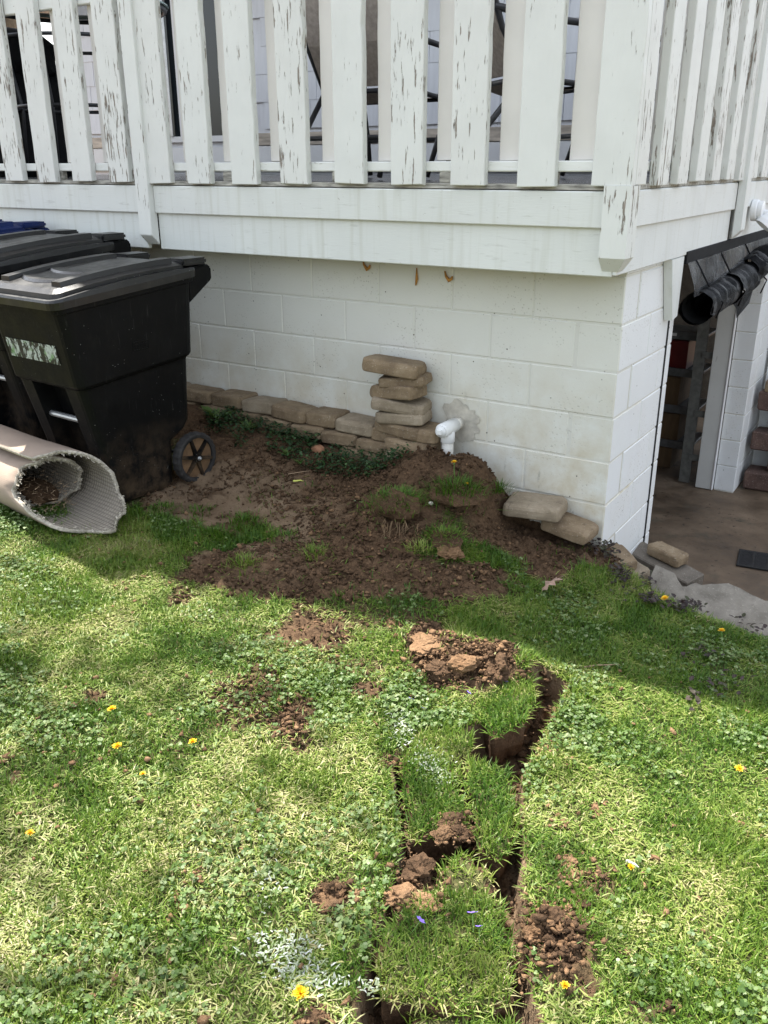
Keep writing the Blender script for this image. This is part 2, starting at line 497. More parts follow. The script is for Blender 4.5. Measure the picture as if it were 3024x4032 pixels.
M_PICKET2 = mk_paint_wood('peeling_paint_bad', (.735, .75, .71), .7, .577)
M_INNER = simple('smooth_cream_paint', (.78, .76, .71), .45, .05, 4, .08, 60)
M_FASCIA = mk_flat_paint('fascia_paint', (.72, .745, .705), .5, 'x')
M_FASCIA_Y = mk_flat_paint('fascia_paint_side', (.73, .755, .73), .34, 'y')
M_RAIL = mk_paint_wood('rail_paint', (.80, .82, .78), .6, .64, 'obj', 'x')
M_RAILY = mk_paint_wood('rail_paint_y', (.80, .82, .78), .6, .62, 'obj', 'y')
M_DECK = simple('wet_deck_boards', (.10, .10, .10), .22, .4, 5, .15, 50, stretch=(1, 8, 8), kind='pos')
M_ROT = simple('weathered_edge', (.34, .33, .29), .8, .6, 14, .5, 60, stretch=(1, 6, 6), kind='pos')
M_SIDING = simple('siding_paint', (.74, .75, .78), .5, .06, 3, .1, 60, stretch=(8, 8, 1))
M_TRIMW = simple('trim_white', (.80, .80, .80), .4, .05, 5, .05, 60)
M_TRIMWOOD = simple('raw_trim_wood', (.52, .45, .37), .6, .35, 5, .25, 40, stretch=(1, 6, 6))
M_DARKMETAL = simple('dark_metal', (.035, .035, .037), .38, .3, 20, .05, 90, metallic=.0)
M_ALU = simple('aluminium', (.42, .43, .44), .35, .15, 20, .05, 90, metallic=.8)
M_BLACK = simple('black_cloth', (.010, .010, .011), .8, .4, 8, .3, 40, spec=.2)
M_SLING = simple('chair_sling', (.30, .26, .22), .8, .2, 90, .3, 240)
M_CUSHION = simple('chair_cushion', (.42, .36, .30), .85, .2, 40, .3, 160)
M_RED = simple('red_plastic', (.14, .008, .008), .4, .2, 6, .05, 60)
M_CARD = simple('cardboard', (.13, .08, .038), .8, .2, 7, .15, 60, stretch=(6, 6, 1))
M_GALV = simple('galvanised_steel', (.16, .165, .17), .45, .25, 25, .1, 80, metallic=.6)
M_TRACK = simple('dull_track', (.10, .10, .09), .6, .3, 25, .1, 80)
M_PVC = simple('white_pvc', (.82, .83, .82), .28, .04, 10, .04, 60)
M_PVCD = simple('dirty_pvc', (.70, .68, .62), .4, .25, 25, .06, 60)
M_WHITEPL = simple('white_plastic', (.84, .85, .85), .35, .03, 10, .03, 60)
M_WETSEAL = simple('black_rubber', (.012, .012, .012), .6, .3, 30, .1, 60)
M_GLASST = simple('green_tinted_glass', (.45, .62, .60), .06, .05, 4, .0, 40)

def mk_glass():
    s = NT('window_glass'); return s.done((.02, .025, .03), .04, None)
M_GLASS = mk_glass()
def mk_bin(name, col, dust, spec=.22, ro=(.34, .62)):
    s = NT(name); c = s.coord('obj', (1, 1, 1), True)
    n = s.noise(c, 5, 6, .65)
    k = s.ramp(n, [(.35, col), (.75, [x * 1.4 + .0008 for x in col])])
    d = s.ramp(s.noise(s.coord('obj', (2.2, 2.2, 1), True), 6, 7, .7), [(.52, 0), (.72, dust)])
    k = s.mix(d, k, (.075, .068, .055))
    sep = s.new('ShaderNodeSeparateXYZ'); s.l(s.new('ShaderNodeTexCoord').outputs['Object'], sep.inputs[0])
    lo = s.new('ShaderNodeMapRange'); s.l(sep.outputs[2], lo.inputs[0])
    lo.inputs[1].default_value = .38; lo.inputs[2].default_value = 0
    mudm = s.math('MULTIPLY', s.ramp(s.noise(c, 11, 6, .7), [(.40, 0), (.62, .75)]), lo.outputs[0])
    k = s.mix(mudm, k, (.085, .058, .036))
    fl = s.ramp(s.vor(c, 48), [(.045, 1), (.07, 0)])
    sel = s.ramp(s.noise(c, 4.5, 3), [(.52, 0), (.58, 1)])
    k = s.mix(s.math('MULTIPLY', s.math('MULTIPLY', fl, sel), .7), k, (.5, .5, .46))
    scr = s.ramp(s.noise(s.coord('obj', (26, 26, 1.6), True), 4, 4, .6), [(.64, 0), (.70, .10)])
    k = s.mix(scr, k, (.15, .15, .14))
    rg = s.ramp(s.noise(c, 9, 5, .7), [(.3, ro[0]), (.7, ro[1])])
    return s.done(k, rg, s.bump(s.noise(c, 190, 2), .12, .002), Specular_IOR_Level=spec)
M_BIN = mk_bin('black_bin_plastic', (.0028, .003, .0033), .05, .14)
M_LID = mk_bin('black_lid_plastic', (.005, .005, .0055), .22, .6, (.26, .5))
M_BLUE = mk_bin('blue_bin_plastic', (.006, .016, .075), .25)
def mk_sticker():
    s = NT('worn_sticker'); c = s.coord('obj')
    m = s.ramp(s.noise(s.coord('obj', (1.8, 1, .8)), 17, 6, .7, .6), [(.505, 0), (.53, 1)])
    k = s.mix(s.ramp(s.noise(c, 22, 3), [(.52, 0), (.62, 1)]), (.42, .48, .44), (.16, .30, .13))
    k = s.mix(s.ramp(s.noise(c, 60, 4), [(.5, 0), (.6, .5)]), k, (.12, .13, .11))
    return s.done(s.mix(m, (.015, .016, .014), k), .5, None)
M_STICK = mk_sticker()
def mk_stone(name, a, b, c3, kind='obj', moss=.3):
    s = NT(name); c = s.coord(kind, (1, 1, 1), True)
    oi = s.new('ShaderNodeObjectInfo').outputs['Random']
    k = s.ramp(s.noise(c, 9, 6, .65), [(.28, a), (.55, b), (.8, c3)])
    k = s.mix(s.math('MULTIPLY', oi, .45), k, s.mix(.5, k, [x * .55 for x in a]))
    d = s.ramp(s.noise(c, 14, 5, .7), [(.58, 0), (.70, moss * 2)])
    k = s.mix(d, k, (.05, .032, .018))
    sp = s.ramp(s.noise(c, 130, 2), [(.62, 0), (.72, .35)])
    k = s.mix(sp, k, (.55, .5, .42))
    h = s.math('ADD', s.noise(c, 26, 5, .65), s.math('MULTIPLY', s.noise(c, 130, 3), .4))
    return s.done(k, .85, s.bump(h, .6, .006))
M_STONE = mk_stone('tan_paver', (.13, .088, .05), (.245, .178, .105), (.35, .275, .18))
M_STONEG = mk_stone('grey_paver', (.17, .13, .085), (.28, .225, .155), (.39, .325, .24), moss=.25)
M_FLAG = mk_stone('flagstone', (.13, .115, .09), (.24, .215, .175), (.34, .31, .26), moss=.15)
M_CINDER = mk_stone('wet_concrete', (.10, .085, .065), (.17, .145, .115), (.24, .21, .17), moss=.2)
M_RETAIN = mk_stone('brown_split_block', (.06, .035, .028), (.12, .07, .055), (.19, .12, .095), moss=.2)
M_REDROCK = mk_stone('reddish_rock', (.28, .12, .06), (.42, .22, .12), (.5, .3, .18), moss=.05)
def mk_soil(name, wet, dryc):
    s = NT(name); p = s.coord('pos')
    n = s.noise(p, 7, 6, .65); f = s.noise(p, 60, 4, .6)
    k = s.ramp(n, [(.3, wet), (.7, dryc)])
    k = s.mix(s.ramp(f, [(.4, 0), (.75, .55)]), k, [x * 1.5 for x in dryc])
    g = s.ramp(s.vor(p, 150), [(.10, 1), (.16, 0)])
    k = s.mix(s.math('MULTIPLY', g, s.ramp(s.noise(p, 20, 2), [(.55, 0), (.62, .6)])), k, (.34, .27, .19))
    h = s.math('ADD', s.noise(p, 45, 5, .7), s.math('MULTIPLY', s.noise(p, 160, 3), .5))
    return s.done(k, .95, s.bump(h, .8, .012), Specular_IOR_Level=.15)
M_SOIL = mk_soil('dug_soil', (.032, .019, .0105), (.108, .065, .037))
M_CLAY = mk_soil('orange_clay', (.115, .065, .033), (.22, .135, .075))
def mk_ground():
    s = NT('lawn_ground'); p = s.coord('pos')
    soil = s.attr('soil'); dry = s.attr('dry')
    n = s.noise(p, 8, 6, .65); f = s.noise(p, 70, 4, .65)
    th = s.ramp(n, [(.3, (.030, .034, .012)), (.7, (.085, .085, .032))])
    th = s.mix(s.ramp(f, [(.45, 0), (.7, .6)]), th, (.17, .15, .07))
    so = s.ramp(n, [(.3, (.030, .018, .010)), (.7, (.100, .060, .034))])
    so = s.mix(s.ramp(s.noise(p, 2.6, 3), [(.50, 0), (.70, .3)]), so, (.15, .10, .062)); so = s.mix(s.ramp(f, [(.42, 0), (.75, .6)]), so, (.19, .12, .068))
    dr = s.ramp(n, [(.3, (.12, .080, .048)), (.7, (.22, .158, .102))])
    so = s.mix(dry, so, dr)
    k = s.mix(soil, th, so)
    h = s.math('ADD', s.noise(p, 50, 5, .7), s.math('MULTIPLY', s.noise(p, 170, 3), .5))
    return s.done(k, .95, s.bump(h, .7, .010), Specular_IOR_Level=.15)
M_GROUND = mk_ground()
def mk_leafy(name, stops, trans=.35, rough=.5):
    s = NT(name); t = s.attr('tint')
    k = s.ramp(t, stops)
    s.done(k, rough, None, Specular_IOR_Level=.35)
    tr = s.new('ShaderNodeBsdfTranslucent'); s.l(k, tr.inputs['Color'])
    mx = s.new('ShaderNodeMixShader'); mx.inputs[0].default_value = trans
    s.l(s.b.outputs[0], mx.inputs[1]); s.l(tr.outputs[0], mx.inputs[2]); s.l(mx.outputs[0], s.out.inputs['Surface'])
    return s.m
M_GRASS = mk_leafy('grass_blades', [(0, (.048, .115, .010)), (.25, (.092, .175, .016)), (.5, (.165, .235, .034)), (.68, (.255, .295, .075)), (.82, (.34, .33, .13)), (1, (.45, .40, .21))])
M_CLOVER = mk_leafy('clover_leaves', [(0, (.05, .10, .02)), (.4, (.10, .17, .04)), (.75, (.19, .25, .10)), (1, (.33, .37, .22))], .3)
M_VINE = mk_leafy('vine_leaves', [(0, (.010, .030, .010)), (.5, (.022, .06, .017)), (.85, (.05, .12, .03)), (1, (.12, .20, .05))], .2, .4)
M_PURPLE = mk_leafy('purple_leaves', [(0, (.018, .011, .010)), (.55, (.045, .028, .025)), (1, (.05, .06, .022))], .2, .5)
M_WHITEGRASS = mk_leafy('paint_marked_grass', [(0, (.50, .52, .50)), (.35, (.36, .40, .34)), (.7, (.22, .27, .15)), (1, (.15, .20, .08))], .25, .6)
M_YELLOW = simple('dandelion_yellow', (.80, .50, .01), .6, .15, 60, .1, 90)
M_VIOLET = simple('violet_petal', (.20, .13, .55), .6, .2, 60, .1, 90)
M_STEM = simple('green_stem', (.10, .20, .04), .5, .2, 30, .1, 90)
M_DEADLEAF = simple('dead_leaf', (.33, .22, .17), .7, .25, 30, .3, 80)
M_STICK2 = simple('dry_stick', (.30, .21, .13), .8, .3, 30, .3, 120)
M_PEBBLE = simple('pale_pebble', (.62, .58, .52), .6, .15, 30, .2, 80)
def mk_carpet(name, col, waffle):
    s = NT(name); uv = s.new('ShaderNodeUVMap').outputs[0]
    mp = s.new('ShaderNodeMapping'); s.l(uv, mp.inputs[0]); c = mp.outputs[0]
    k = s.ramp(s.noise(s.coord('obj'), 8, 5, .6), [(.3, [x * .85 for x in col]), (.7, col)])
    if waffle:
        sp = s.new('ShaderNodeSeparateXYZ'); s.l(c, sp.inputs[0])
        a = s.math('ABSOLUTE', s.math('SINE', s.math('MULTIPLY', sp.outputs[0], 190.)))
        b = s.math('ABSOLUTE', s.math('SINE', s.math('MULTIPLY', sp.outputs[1], 190.)))
        h = s.math('MULTIPLY', a, b)
        k = s.mix(s.ramp(h, [(.05, .75), (.5, 0)]), k, [x * .45 for x in col])
        nm = s.bump(h, .8, .006)
    else:
        sp = s.new('ShaderNodeSeparateXYZ'); s.l(c, sp.inputs[0])
        h = s.math('ADD', s.math('SINE', s.math('MULTIPLY', sp.outputs[1], 900.)), s.math('SINE', s.math('MULTIPLY', sp.outputs[0], 900.)))
        k = s.mix(s.ramp(s.noise(s.coord('obj'), 36, 4, .7), [(.66, 0), (.72, .5)]), k, (.13, .09, .06))
        nm = s.bump(h, .15, .001)
    return s.done(k, .95, nm, Specular_IOR_Level=.1)
M_CARPET = mk_carpet('carpet_backing', (.36, .285, .228), False)
M_WAFFLE = mk_carpet('carpet_waffle', (.30, .265, .215), True)
M_FRAY = simple('frayed_edge', (.44, .40, .33), .95, .4, 90, .5, 200)
def mk_concrete():
    s = NT('driveway_concrete'); p = s.coord('pos')
    n = s.noise(p, 2.4, 7, .7)
    k = s.ramp(n, [(.30, (.06, .042, .027)), (.48, (.15, .105, .066)), (.70, (.26, .19, .125))])
    k = s.mix(s.ramp(s.noise(p, 22, 5, .7), [(.60, 0), (.68, .8)]), k, (.035, .024, .016))
    k = s.mix(s.ramp(s.noise(p, 5, 5, .65), [(.56, 0), (.70, .5)]), k, (.06, .065, .045))
    sp = s.ramp(s.vor(p, 34), [(.04, 1), (.07, 0)])
    k = s.mix(s.math('MULTIPLY', sp, .4), k, (.30, .25, .19))
    rg = s.ramp(n, [(.3, .35), (.6, .85)])
    return s.done(k, rg, s.bump(s.noise(p, 40, 5, .65), .3, .006))
M_CONC = mk_concrete()
def mk_plastic_sheet():
    s = NT('clear_plastic_sheet'); c = s.coord('obj', (1, 6, 1))
    n = s.noise(c, 9, 4, .6)
    s.done((.075, .078, .085), .22, s.bump(n, .9, .02))
    tr = s.new('ShaderNodeBsdfTransparent')
    mx = s.new('ShaderNodeMixShader'); s.l(s.ramp(n, [(.3, .30), (.7, .75)]), mx.inputs[0])
    s.l(tr.outputs[0], mx.inputs[1]); s.l(s.b.outputs[0], mx.inputs[2]); s.l(mx.outputs[0], s.out.inputs['Surface'])
    return s.m
M_SHEET = mk_plastic_sheet()
def mk_tarp():
    s = NT('black_tarp'); c = s.coord('obj', (1, 1, 1), True)
    n = s.noise(c, 16, 6, .7, .6)
    k = s.mix(s.ramp(s.noise(c, 40, 5, .7), [(.6, 0), (.7, .25)]), (.004, .0043, .005), (.09, .095, .10))
    return s.done(k, s.ramp(n, [(.3, .30), (.7, .62)]), s.bump(n, .7, .02), Specular_IOR_Level=.12)
M_TARP = mk_tarp()
M_BARK = simple('tree_bark', (.13, .10, .065), .9, .5, 5, .9, 18, stretch=(6, 6, 1), bdist=.03)
M_LEAF = mk_leafy('tree_leaves', [(0, (.05, .11, .02)), (.5, (.09, .17, .03)), (1, (.15, .22, .06))], .35)
M_ROOF = simple('roof_shingle', (.09, .085, .08), .9, .3, 20, .4, 60, kind='pos')
M_FOAM = simple('orange_foam', (.50, .24, .05), .6, .3, 50, .4, 90)

# ================================================================== SETTING: ground
def axis(lo, hi, f0, f1, fine, mid, coarse, m0, m1):
    a = [lo]
    while a[-1] < hi:
        x = a[-1]
        st = fine if f0 <= x < f1 else (mid if m0 <= x < m1 else coarse)
        a.append(x + st)
    return np.array(a)
gx = axis(-7, 6.5, -.55, 1.02, .008, .02, .16, -2.5, 1.5)
gy = axis(-6, 1.6, -2.75, -1.1, .008, .016, .16, -3.2, .8)
GXX, GYY = np.meshgrid(gx, gy)
GZ = terrain(GXX, GYY)
inside = (GXX < -.01) & (GYY > .02)
GZ = np.where(inside, np.minimum(GZ, -.9), GZ)
sm = np.clip(soil_mask(GXX, GYY), 0, 1)
td = polydist(GXX, GYY, TRENCH)
sm = np.maximum(sm, ss((td + .03) / .03))
sm = np.maximum(sm, ss((edge_d(GXX, GYY) + .02) / .06) * (GXX > -.3))
vine_zone = ss((GYY + .62) / .2) * (GXX < -.8)
sm = np.maximum(sm, vine_zone)
dryf = ss((.68 - np.hypot((GXX + 1.5) / 1.15, (GYY + .92) / .80)) / .40) * ss((fbm(GXX, GYY, 6, 3, 77) - .36) / .2)
dryf = np.maximum(dryf, .8 * ss((td + .015) / .02) * (1 - ss((td - .02) / .02)))
W = len(gx); H = len(gy)
idx = np.arange(W * H).reshape(H, W)
quads = np.stack([idx[:-1, :-1], idx[:-1, 1:], idx[1:, 1:], idx[1:, :-1]], -1).reshape(-1, 4)
lawn = put('lawn', me_np(np.stack([GXX, GYY, GZ], -1).reshape(-1, 3), quads, None, {'soil': sm.ravel(), 'dry': dryf.ravel()}), M_GROUND, smooth=True)
tag(lawn, kind='structure')
far = put('ground', me_pd([(-80, -80, -.95), (80, -80, -.95), (80, 80, -.95), (-80, 80, -.95)], [(0, 1, 2, 3)]), M_SOIL)
tag(far, kind='structure')
drv = put('driveway', me_pd([(-4.5, -.6, -.704), (7, -.6, -.704), (7, 9, -.704), (-4.5, 9, -.704)], [(0, 1, 2, 3)]), M_CONC)
tag(drv, kind='structure')

# ================================================================== HOUSE: block foundation, garage opening, upper wall
house = thing('house', 'white house on painted concrete block foundation behind the railed deck', 'house', (0, 0, 0))
fw = bx('foundation_wall', (-5.4, .0042, -.85), (-.0042, .196, 1.40), M_MORTAR, house, 0)
fs = bx('garage_side_wall', (-.196, .20, -.85), (-.0042, .806, 1.40), M_MORTAR, house, 0)
BL, BH, BD, J = .4064, .2032, .2032, .006
block_full = box_me(BL - J, .19, BH - J, .0045, 1)
block_half = box_me(BH - J, .19, BH - J, .0045, 1)
side_full = box_me(.19, BL - J, BH - J, .0045, 1)
side_half = box_me(.19, BH - J, BH - J, .0045, 1)
for m in (block_full, block_half): m.materials.append(M_BLOCK)
for m in (side_full, side_half): m.materials.append(M_BLOCK2)
corner_front = box_me(BL - J, .19, BH - J, .0045, 1)      # stretcher ending at the corner
corner_side = box_me(.19, BL - J, BH - J, .0045, 1)       # header of the side wall showing on the front
for m in (corner_front, corner_side):
    m.materials.append(M_BLOCK); m.materials.append(M_BLOCK2)
    for pg in m.polygons: pg.material_index = 1 if pg.normal.x > .8 else 0
for n in range(-4, 7):                     # courses, boundaries at n*0.2032
    z = (n + .5) * BH
    even = (n % 2 == 1)                    # course just above 1.016 (n=5): a stretcher ends at the corner
    x = 0.0
    if not even: x = -BH
    while x > -5.2 and n >= -1:
        put('block', corner_front if x == 0 else block_full, None, fw, (x - BL / 2, .0955, z)); x -= BL
    if even:
        for (y0, ln) in ((BH, BL), (BH + BL, BH)):
            put('block', side_full if ln == BL else side_half, None, fs, (-.0955, y0 + ln / 2, z))
        if n < -1: put('block', block_full, None, fw, (-BL / 2, .0955, z))
    else:
        for y0 in (0, BL):
            put('block', corner_side if y0 == 0 else side_full, None, fs, (-.0955, y0 + BL / 2, z))
# clean-painted return of the corner blocks: thin skins are not needed, the paint is the same white
bx('rubber_seal', (-.004, .703, -.75), (.006, .712, 1.2), M_WETSEAL, house, 0)
# far pillar beside the garage opening
pil = bx('garage_pillar', (-.146, 3.106, -.75), (-.006, 4.2, 1.4), M_MORTAR, house, 0)
pf = box_me(.15 - .003, .19, BH - J, .0045, 1); pf.materials.append(M_BLOCK2)
pl = box_me(.144, BL - J, BH - J, .0045, 1); pl.materials.append(M_BLOCK2)
for n in range(-3, 6):
    z = (n + .5) * BH - .09
    put('block', pf, None, pil, (-.0755, 3.1955, z))
    put('block', pl, None, pil, (-.074, 3.30 + BL / 2 - .0, z)); put('block', pl, None, pil, (-.074, 3.30 + BL * 1.5, z))
bx('jamb_board', (-.285, 3.08, -.70), (-.157, 3.14, 1.35), mk_paint_wood('jamb_paint', (.60, .60, .57), .5, .66), house, .004)
bx('jamb_stop', (-.165, 3.07, -.70), (-.152, 3.10, 1.35), M_TRIMW, house, .004)
tr = bx('door_track', (-.425, 3.12, -.69), (-.345, 3.15, 1.35), M_TRACK, house, .002)
for z in (.95, .30, -.15, -.5):
    bx('track_bracket', (-.365, 3.11, z), (-.29, 3.119, z + .05), M_TRACK, tr, 0).location -= Vector((0, 0, 0))
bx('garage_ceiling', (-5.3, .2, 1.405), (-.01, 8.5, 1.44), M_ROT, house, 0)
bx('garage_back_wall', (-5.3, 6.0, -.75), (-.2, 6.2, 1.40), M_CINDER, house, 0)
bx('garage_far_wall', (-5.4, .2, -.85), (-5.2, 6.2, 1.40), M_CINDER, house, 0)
# upper storey wall with shingle courses
uw = bx('upper_wall', (-6.45, 2.56, 1.5), (.0, 2.9, 4.6), M_SIDING, house, 0)
bx('house_body', (-6.45, 2.905, 1.45), (-.01, 8.5, 4.6), M_SIDING, house, 0)
DOOR0, DOOR1 = PY(628, 500, 2.5)[0], PY(905, 500, 2.5)[0]
zb = 1.93
row = 0
shg = {}
def shingle(w):
    k = round(w, 2)
    if k not in shg:
        me = box_me(w - .004, .014, .30, .002, 1); me.materials.append(M_SIDING); shg[k] = me
    return shg[k]
while zb < 3.3:
    x = -6.4 + .07 * (row % 3)
    while x < -.05:
        w = .24
        if not (x + w > DOOR0 - .12 and x < DOOR1 + .12 and zb < 4):
            o = put('shingle', shingle(w), None, uw, (x + w / 2, 2.546, zb + .15), (R(-1.7), 0, 0))
        x += w
    zb += .205; row += 1
bx('skirt_board', (-6.45, 2.53, 1.60), (0, 2.557, 1.80), M_TRIMW, house, .003)
bx('water_table', (-6.45, 2.525, 1.805), (DOOR0 - .15, 2.556, 1.90), M_TRIMWOOD, house, .003)
bx('water_table', (DOOR1 + .15, 2.525, 1.805), (0, 2.556, 1.90), M_TRIMWOOD, house, .003)
sdr = bx('sliding_door', (DOOR0, 2.548, 1.84), (DOOR1, 2.557, 4.0), M_GLASS, house, 0)
for a, b in ((DOOR0 - .06, DOOR0), (DOOR1, DOOR1 + .09), ((DOOR0 + DOOR1) / 2 - .18, (DOOR0 + DOOR1) / 2 - .12)):
    bx('door_frame', (a, 2.51, 1.84), (b, 2.553, 4.0), M_TRIMW, sdr, .004)
bx('door_frame', (DOOR0, 2.512, 1.84), (DOOR1, 2.55, 1.89), M_TRIMW, sdr, .004)
bx('screen_frame', (DOOR0 + .10, 2.50, 1.89), (DOOR0 + .16, 2.511, 4.0), M_ALU, sdr, .003)
for o in sdr.children: o.location -= sdr.location
for o in tr.children: o.location -= tr.location
for grp in (uw, fw, fs, pil):
    for o in grp.children: o.location -= grp.location
# added roof slab above the deck, unseen, outline clipped to place the shade edge
roof = thing('shade_roof', 'unseen roof slab added over the deck to shade wall and lawn', 'roof', (-3, 1, 4.6))
rp = [(-4.5, -1.27), (-.2, -1.27), (3.3, -.35), (3.3, 2.2), (-4.5, 2.2)]
put('shade_roof_slab', me_pd([(x, y, -.05) for x, y in rp] + [(x, y, .05) for x, y in rp], [(4, 3, 2, 1, 0), (5, 6, 7, 8, 9)] + [(k, (k + 1) % 5, 5 + (k + 1) % 5, 5 + k) for k in range(5)]), M_ROOF, roof)
bx('shade_roof_edge', (-4.5, -1.37, -.08), (-.2, -1.275, .03), M_TRIMW, roof, .01)

# ================================================================== DECK
deck = thing('deck', 'raised white painted wooden deck with peeling vertical picket railing', 'deck', (0, 0, 0))
# front fascia, two lapped boards in two lengths either side of the post
LP = -2.505                                  # left edge of the middle post
for (a, b) in ((-5.6, LP - .002), (LP + .0905, .022)):
    bx('fascia_board', (a, -.262, 1.240), (b, -.232, 1.432), M_FASCIA, deck, .004)
    bx('fascia_board', (a, -.282, 1.420), (b, -.2625, 1.553), M_FASCIA, deck, .004)
bx('deck_edge', (-5.6, -.268, 1.556), (.02, -.20, 1.577), M_ROT, deck, .003)
# side fascia
P2 = 1.56
for (a, b) in ((-.236, P2 - .002), (P2 + .092, 4.0)):
    bx('fascia_board', (.0225, a - (.026 if a < 0 else 0), 1.246), (.040, b, 1.432), M_FASCIA_Y, deck, .004)
    bx('fascia_board', (.0405, a - (.04 if a < 0 else 0), 1.420), (.058, b, 1.556), M_FASCIA_Y, deck, .004)
bx('deck_edge', (-.02, -.19, 1.557), (.050, 4.0, 1.577), M_ROT, deck, .003)
bx('deck_beam', (-5.5, -.225, 1.30), (.018, -.05, 1.50), M_ROT, deck, 0)
def post_me(w, d, z0, z1, slope):
    """4x4 post whose foot is cut on a slant back to the board it is fixed to"""
    bm = bmesh.new()
    v = [bm.verts.new(p) for p in ((0, -d, z0 + slope), (w, -d, z0 + slope), (w, 0, z0), (0, 0, z0), (0, -d, z1), (w, -d, z1), (w, 0, z1), (0, 0, z1))]
    for f in ((3, 2, 1, 0), (0, 1, 5, 4), (1, 2, 6, 5), (2, 3, 7, 6), (3, 0, 4, 7), (4, 5, 6, 7)): bm.faces.new([v[i] for i in f])
    bmesh.ops.recalc_face_normals(bm, faces=bm.faces[:])
    bmesh.ops.bevel(bm, geom=bm.edges[:], offset=.003, segments=1, affect='EDGES')
    return me_from(bm)
put('post', post_me(.09, .052, 1.262, 2.62, .05), M_PICKET, deck, (LP, -.264, 0))
# corner post, both outer faces show, foot cut on two slants
bm = bmesh.new()
x0, x1, y0, y1 = -.022, .082, -.305, -.20
vs = [bm.verts.new(p) for p in ((x0, y0, 1.315), (x1, y0, 1.315), (x1, y1, 1.315), (x0 + .005, -.263, 1.262), (.045, -.263, 1.262), (.045, y1, 1.262),
                                (x0, y0, 1.574), (x1, y0, 1.574), (x1, y1, 1.574), (x0, y1, 1.574), (x0, y1, 1.262))]
for f in ((0, 1, 7, 6), (1, 2, 8, 7), (0, 3, 4, 1), (1, 4, 5, 2), (6, 7, 8, 9), (3, 10, 5, 4), (0, 6, 9, 10, 3), (2, 5, 10, 9, 8)):
    bm.faces.new([vs[i] for i in f])
bmesh.ops.recalc_face_normals(bm, faces=bm.faces[:]); bmesh.ops.triangulate(bm, faces=bm.faces[:])
put('post', me_from(bm), M_PICKET, deck)
pm = post_me(.09, .045, 1.268, 2.62, .045)
put('post', pm, M_FASCIA_Y, deck, (.0585, P2, 0), (0, 0, R(90)))
# rails
bx('rail', (-5.6, -.262, 1.622), (-.02, -.224, 1.662), M_RAIL, deck, .004)
bx('rail', (-5.6, -.262, 2.40), (-.02, -.224, 2.49), M_RAIL, deck, .004)
bx('rail', (.002, -.22, 1.622), (.040, 4.0, 1.660), M_RAILY, deck, .004)
bx('rail', (.002, -.22, 2.40), (.040, 4.0, 2.49), M_RAILY, deck, .004)
for x in (-4.6, -3.95, -3.2, -2.2, -1.95, -1.3, -.75, -.30):
    bx('rail_block', (x, -.26, 1.5775), (x + .07, -.226, 1.6215), M_ROT, deck, .003)
# pickets: outer boards old and peeling, inner boards smoother
def picket(w, seed, ax, z0=1.572, z1=2.55, t=.036):
    r = random.Random(seed); bm = bmesh.new(); n = 16; ring = []
    for i in range(n + 1):
        z = z0 + (z1 - z0) * i / n
        e0 = r.uniform(-.0015, .0015); e1 = r.uniform(-.0015, .0015)
        if r.random() < .16: e1 -= r.uniform(.002, .006)
        q = [(-w / 2 + e0, -t / 2), (w / 2 + e1, -t / 2), (w / 2 + e1 * .5, t / 2), (-w / 2, t / 2)]
        if i == 0: z -= 0
        ring.append([bm.verts.new((a, b, z + (r.uniform(-.003, .003) if i == 0 else 0))) for a, b in q])
    for i in range(n):
        for k in range(4): bm.faces.new((ring[i][k], ring[i][(k + 1) % 4], ring[i + 1][(k + 1) % 4], ring[i + 1][k]))
    bm.faces.new(ring[0][::-1]); bm.faces.new(ring[-1])
    bmesh.ops.recalc_face_normals(bm, faces=bm.faces[:])
    es = [e for e in bm.edges if e.calc_face_angle(0) > .8]
    bmesh.ops.bevel(bm, geom=es, offset=.003, segments=1, affect='EDGES')
    return me_from(bm)
LEFT = [-3.575, -3.30, -3.008, -2.715, -2.418, -2.152, -1.857, -1.558, -1.258, -.965, -.677, -.379, -.082]
xs = [LEFT[0] - .295 * k for k in range(6, 0, -1)] + LEFT
for i, x in enumerate(xs):
    w = .155 if x < -.5 else .157
    tilt = random.uniform(-.004, .004)
    put('picket', picket(w, i, 'x', 1.570 + random.uniform(-.006, .003)), M_PICKET2 if i % 3 == 1 or x < -2.6 else M_PICKET, deck, (x + w / 2, -.2815, 0), (0, tilt, 0))
    if x < -.1:
        put('inner_picket', picket(.14, 100 + i, 'x', 1.663, 2.5, .02), M_INNER, deck, (x + .295 - .115 + .07, -.2125, 0))
y = -.262; i = 0
while y < 3.8:
    o = put('picket', picket(.15 if i else .13, 300 + i, 'y', 1.572 + random.uniform(-.006, .004)), M_PICKET if i % 2 else M_PICKET2, deck, (.0625, y + .07, 0), (0, random.uniform(-.003, .003), R(90)))
    put('inner_picket', picket(.13, 400 + i, 'y', 1.663, 2.5, .02), M_INNER, deck, (-.010, y + .295 - .055, 0), (0, 0, R(90)))
    y += .288; i += 1
# deck floor boards
for k in range(19):
    y0 = -.19 + k * .145
    bx('floor_board', (-5.5, y0, 1.545), (-.03, y0 + .139, 1.578), M_DECK, deck, .003)
bx('joist', (-5.4, -.04, 1.445), (-.05, 2.5, 1.54), M_ROT, deck, 0)
# tapered white trim board beside the garage opening
bm = bmesh.new()
q = [(.0, .50, 1.244), (.0, .70, 1.244), (.0, .695, .968), (.0, .615, .955)]
a = [bm.verts.new((.002, p[1], p[2])) for p in q]; b = [bm.verts.new((.042, p[1], p[2])) for p in q]
bm.faces.new(a); bm.faces.new(b[::-1])
for k in range(4): bm.faces.new((a[k], b[k], b[(k + 1) % 4], a[(k + 1) % 4]))
bmesh.ops.recalc_face_normals(bm, faces=bm.faces[:])
put('trim_board', me_from(bm), M_FASCIA_Y, deck)

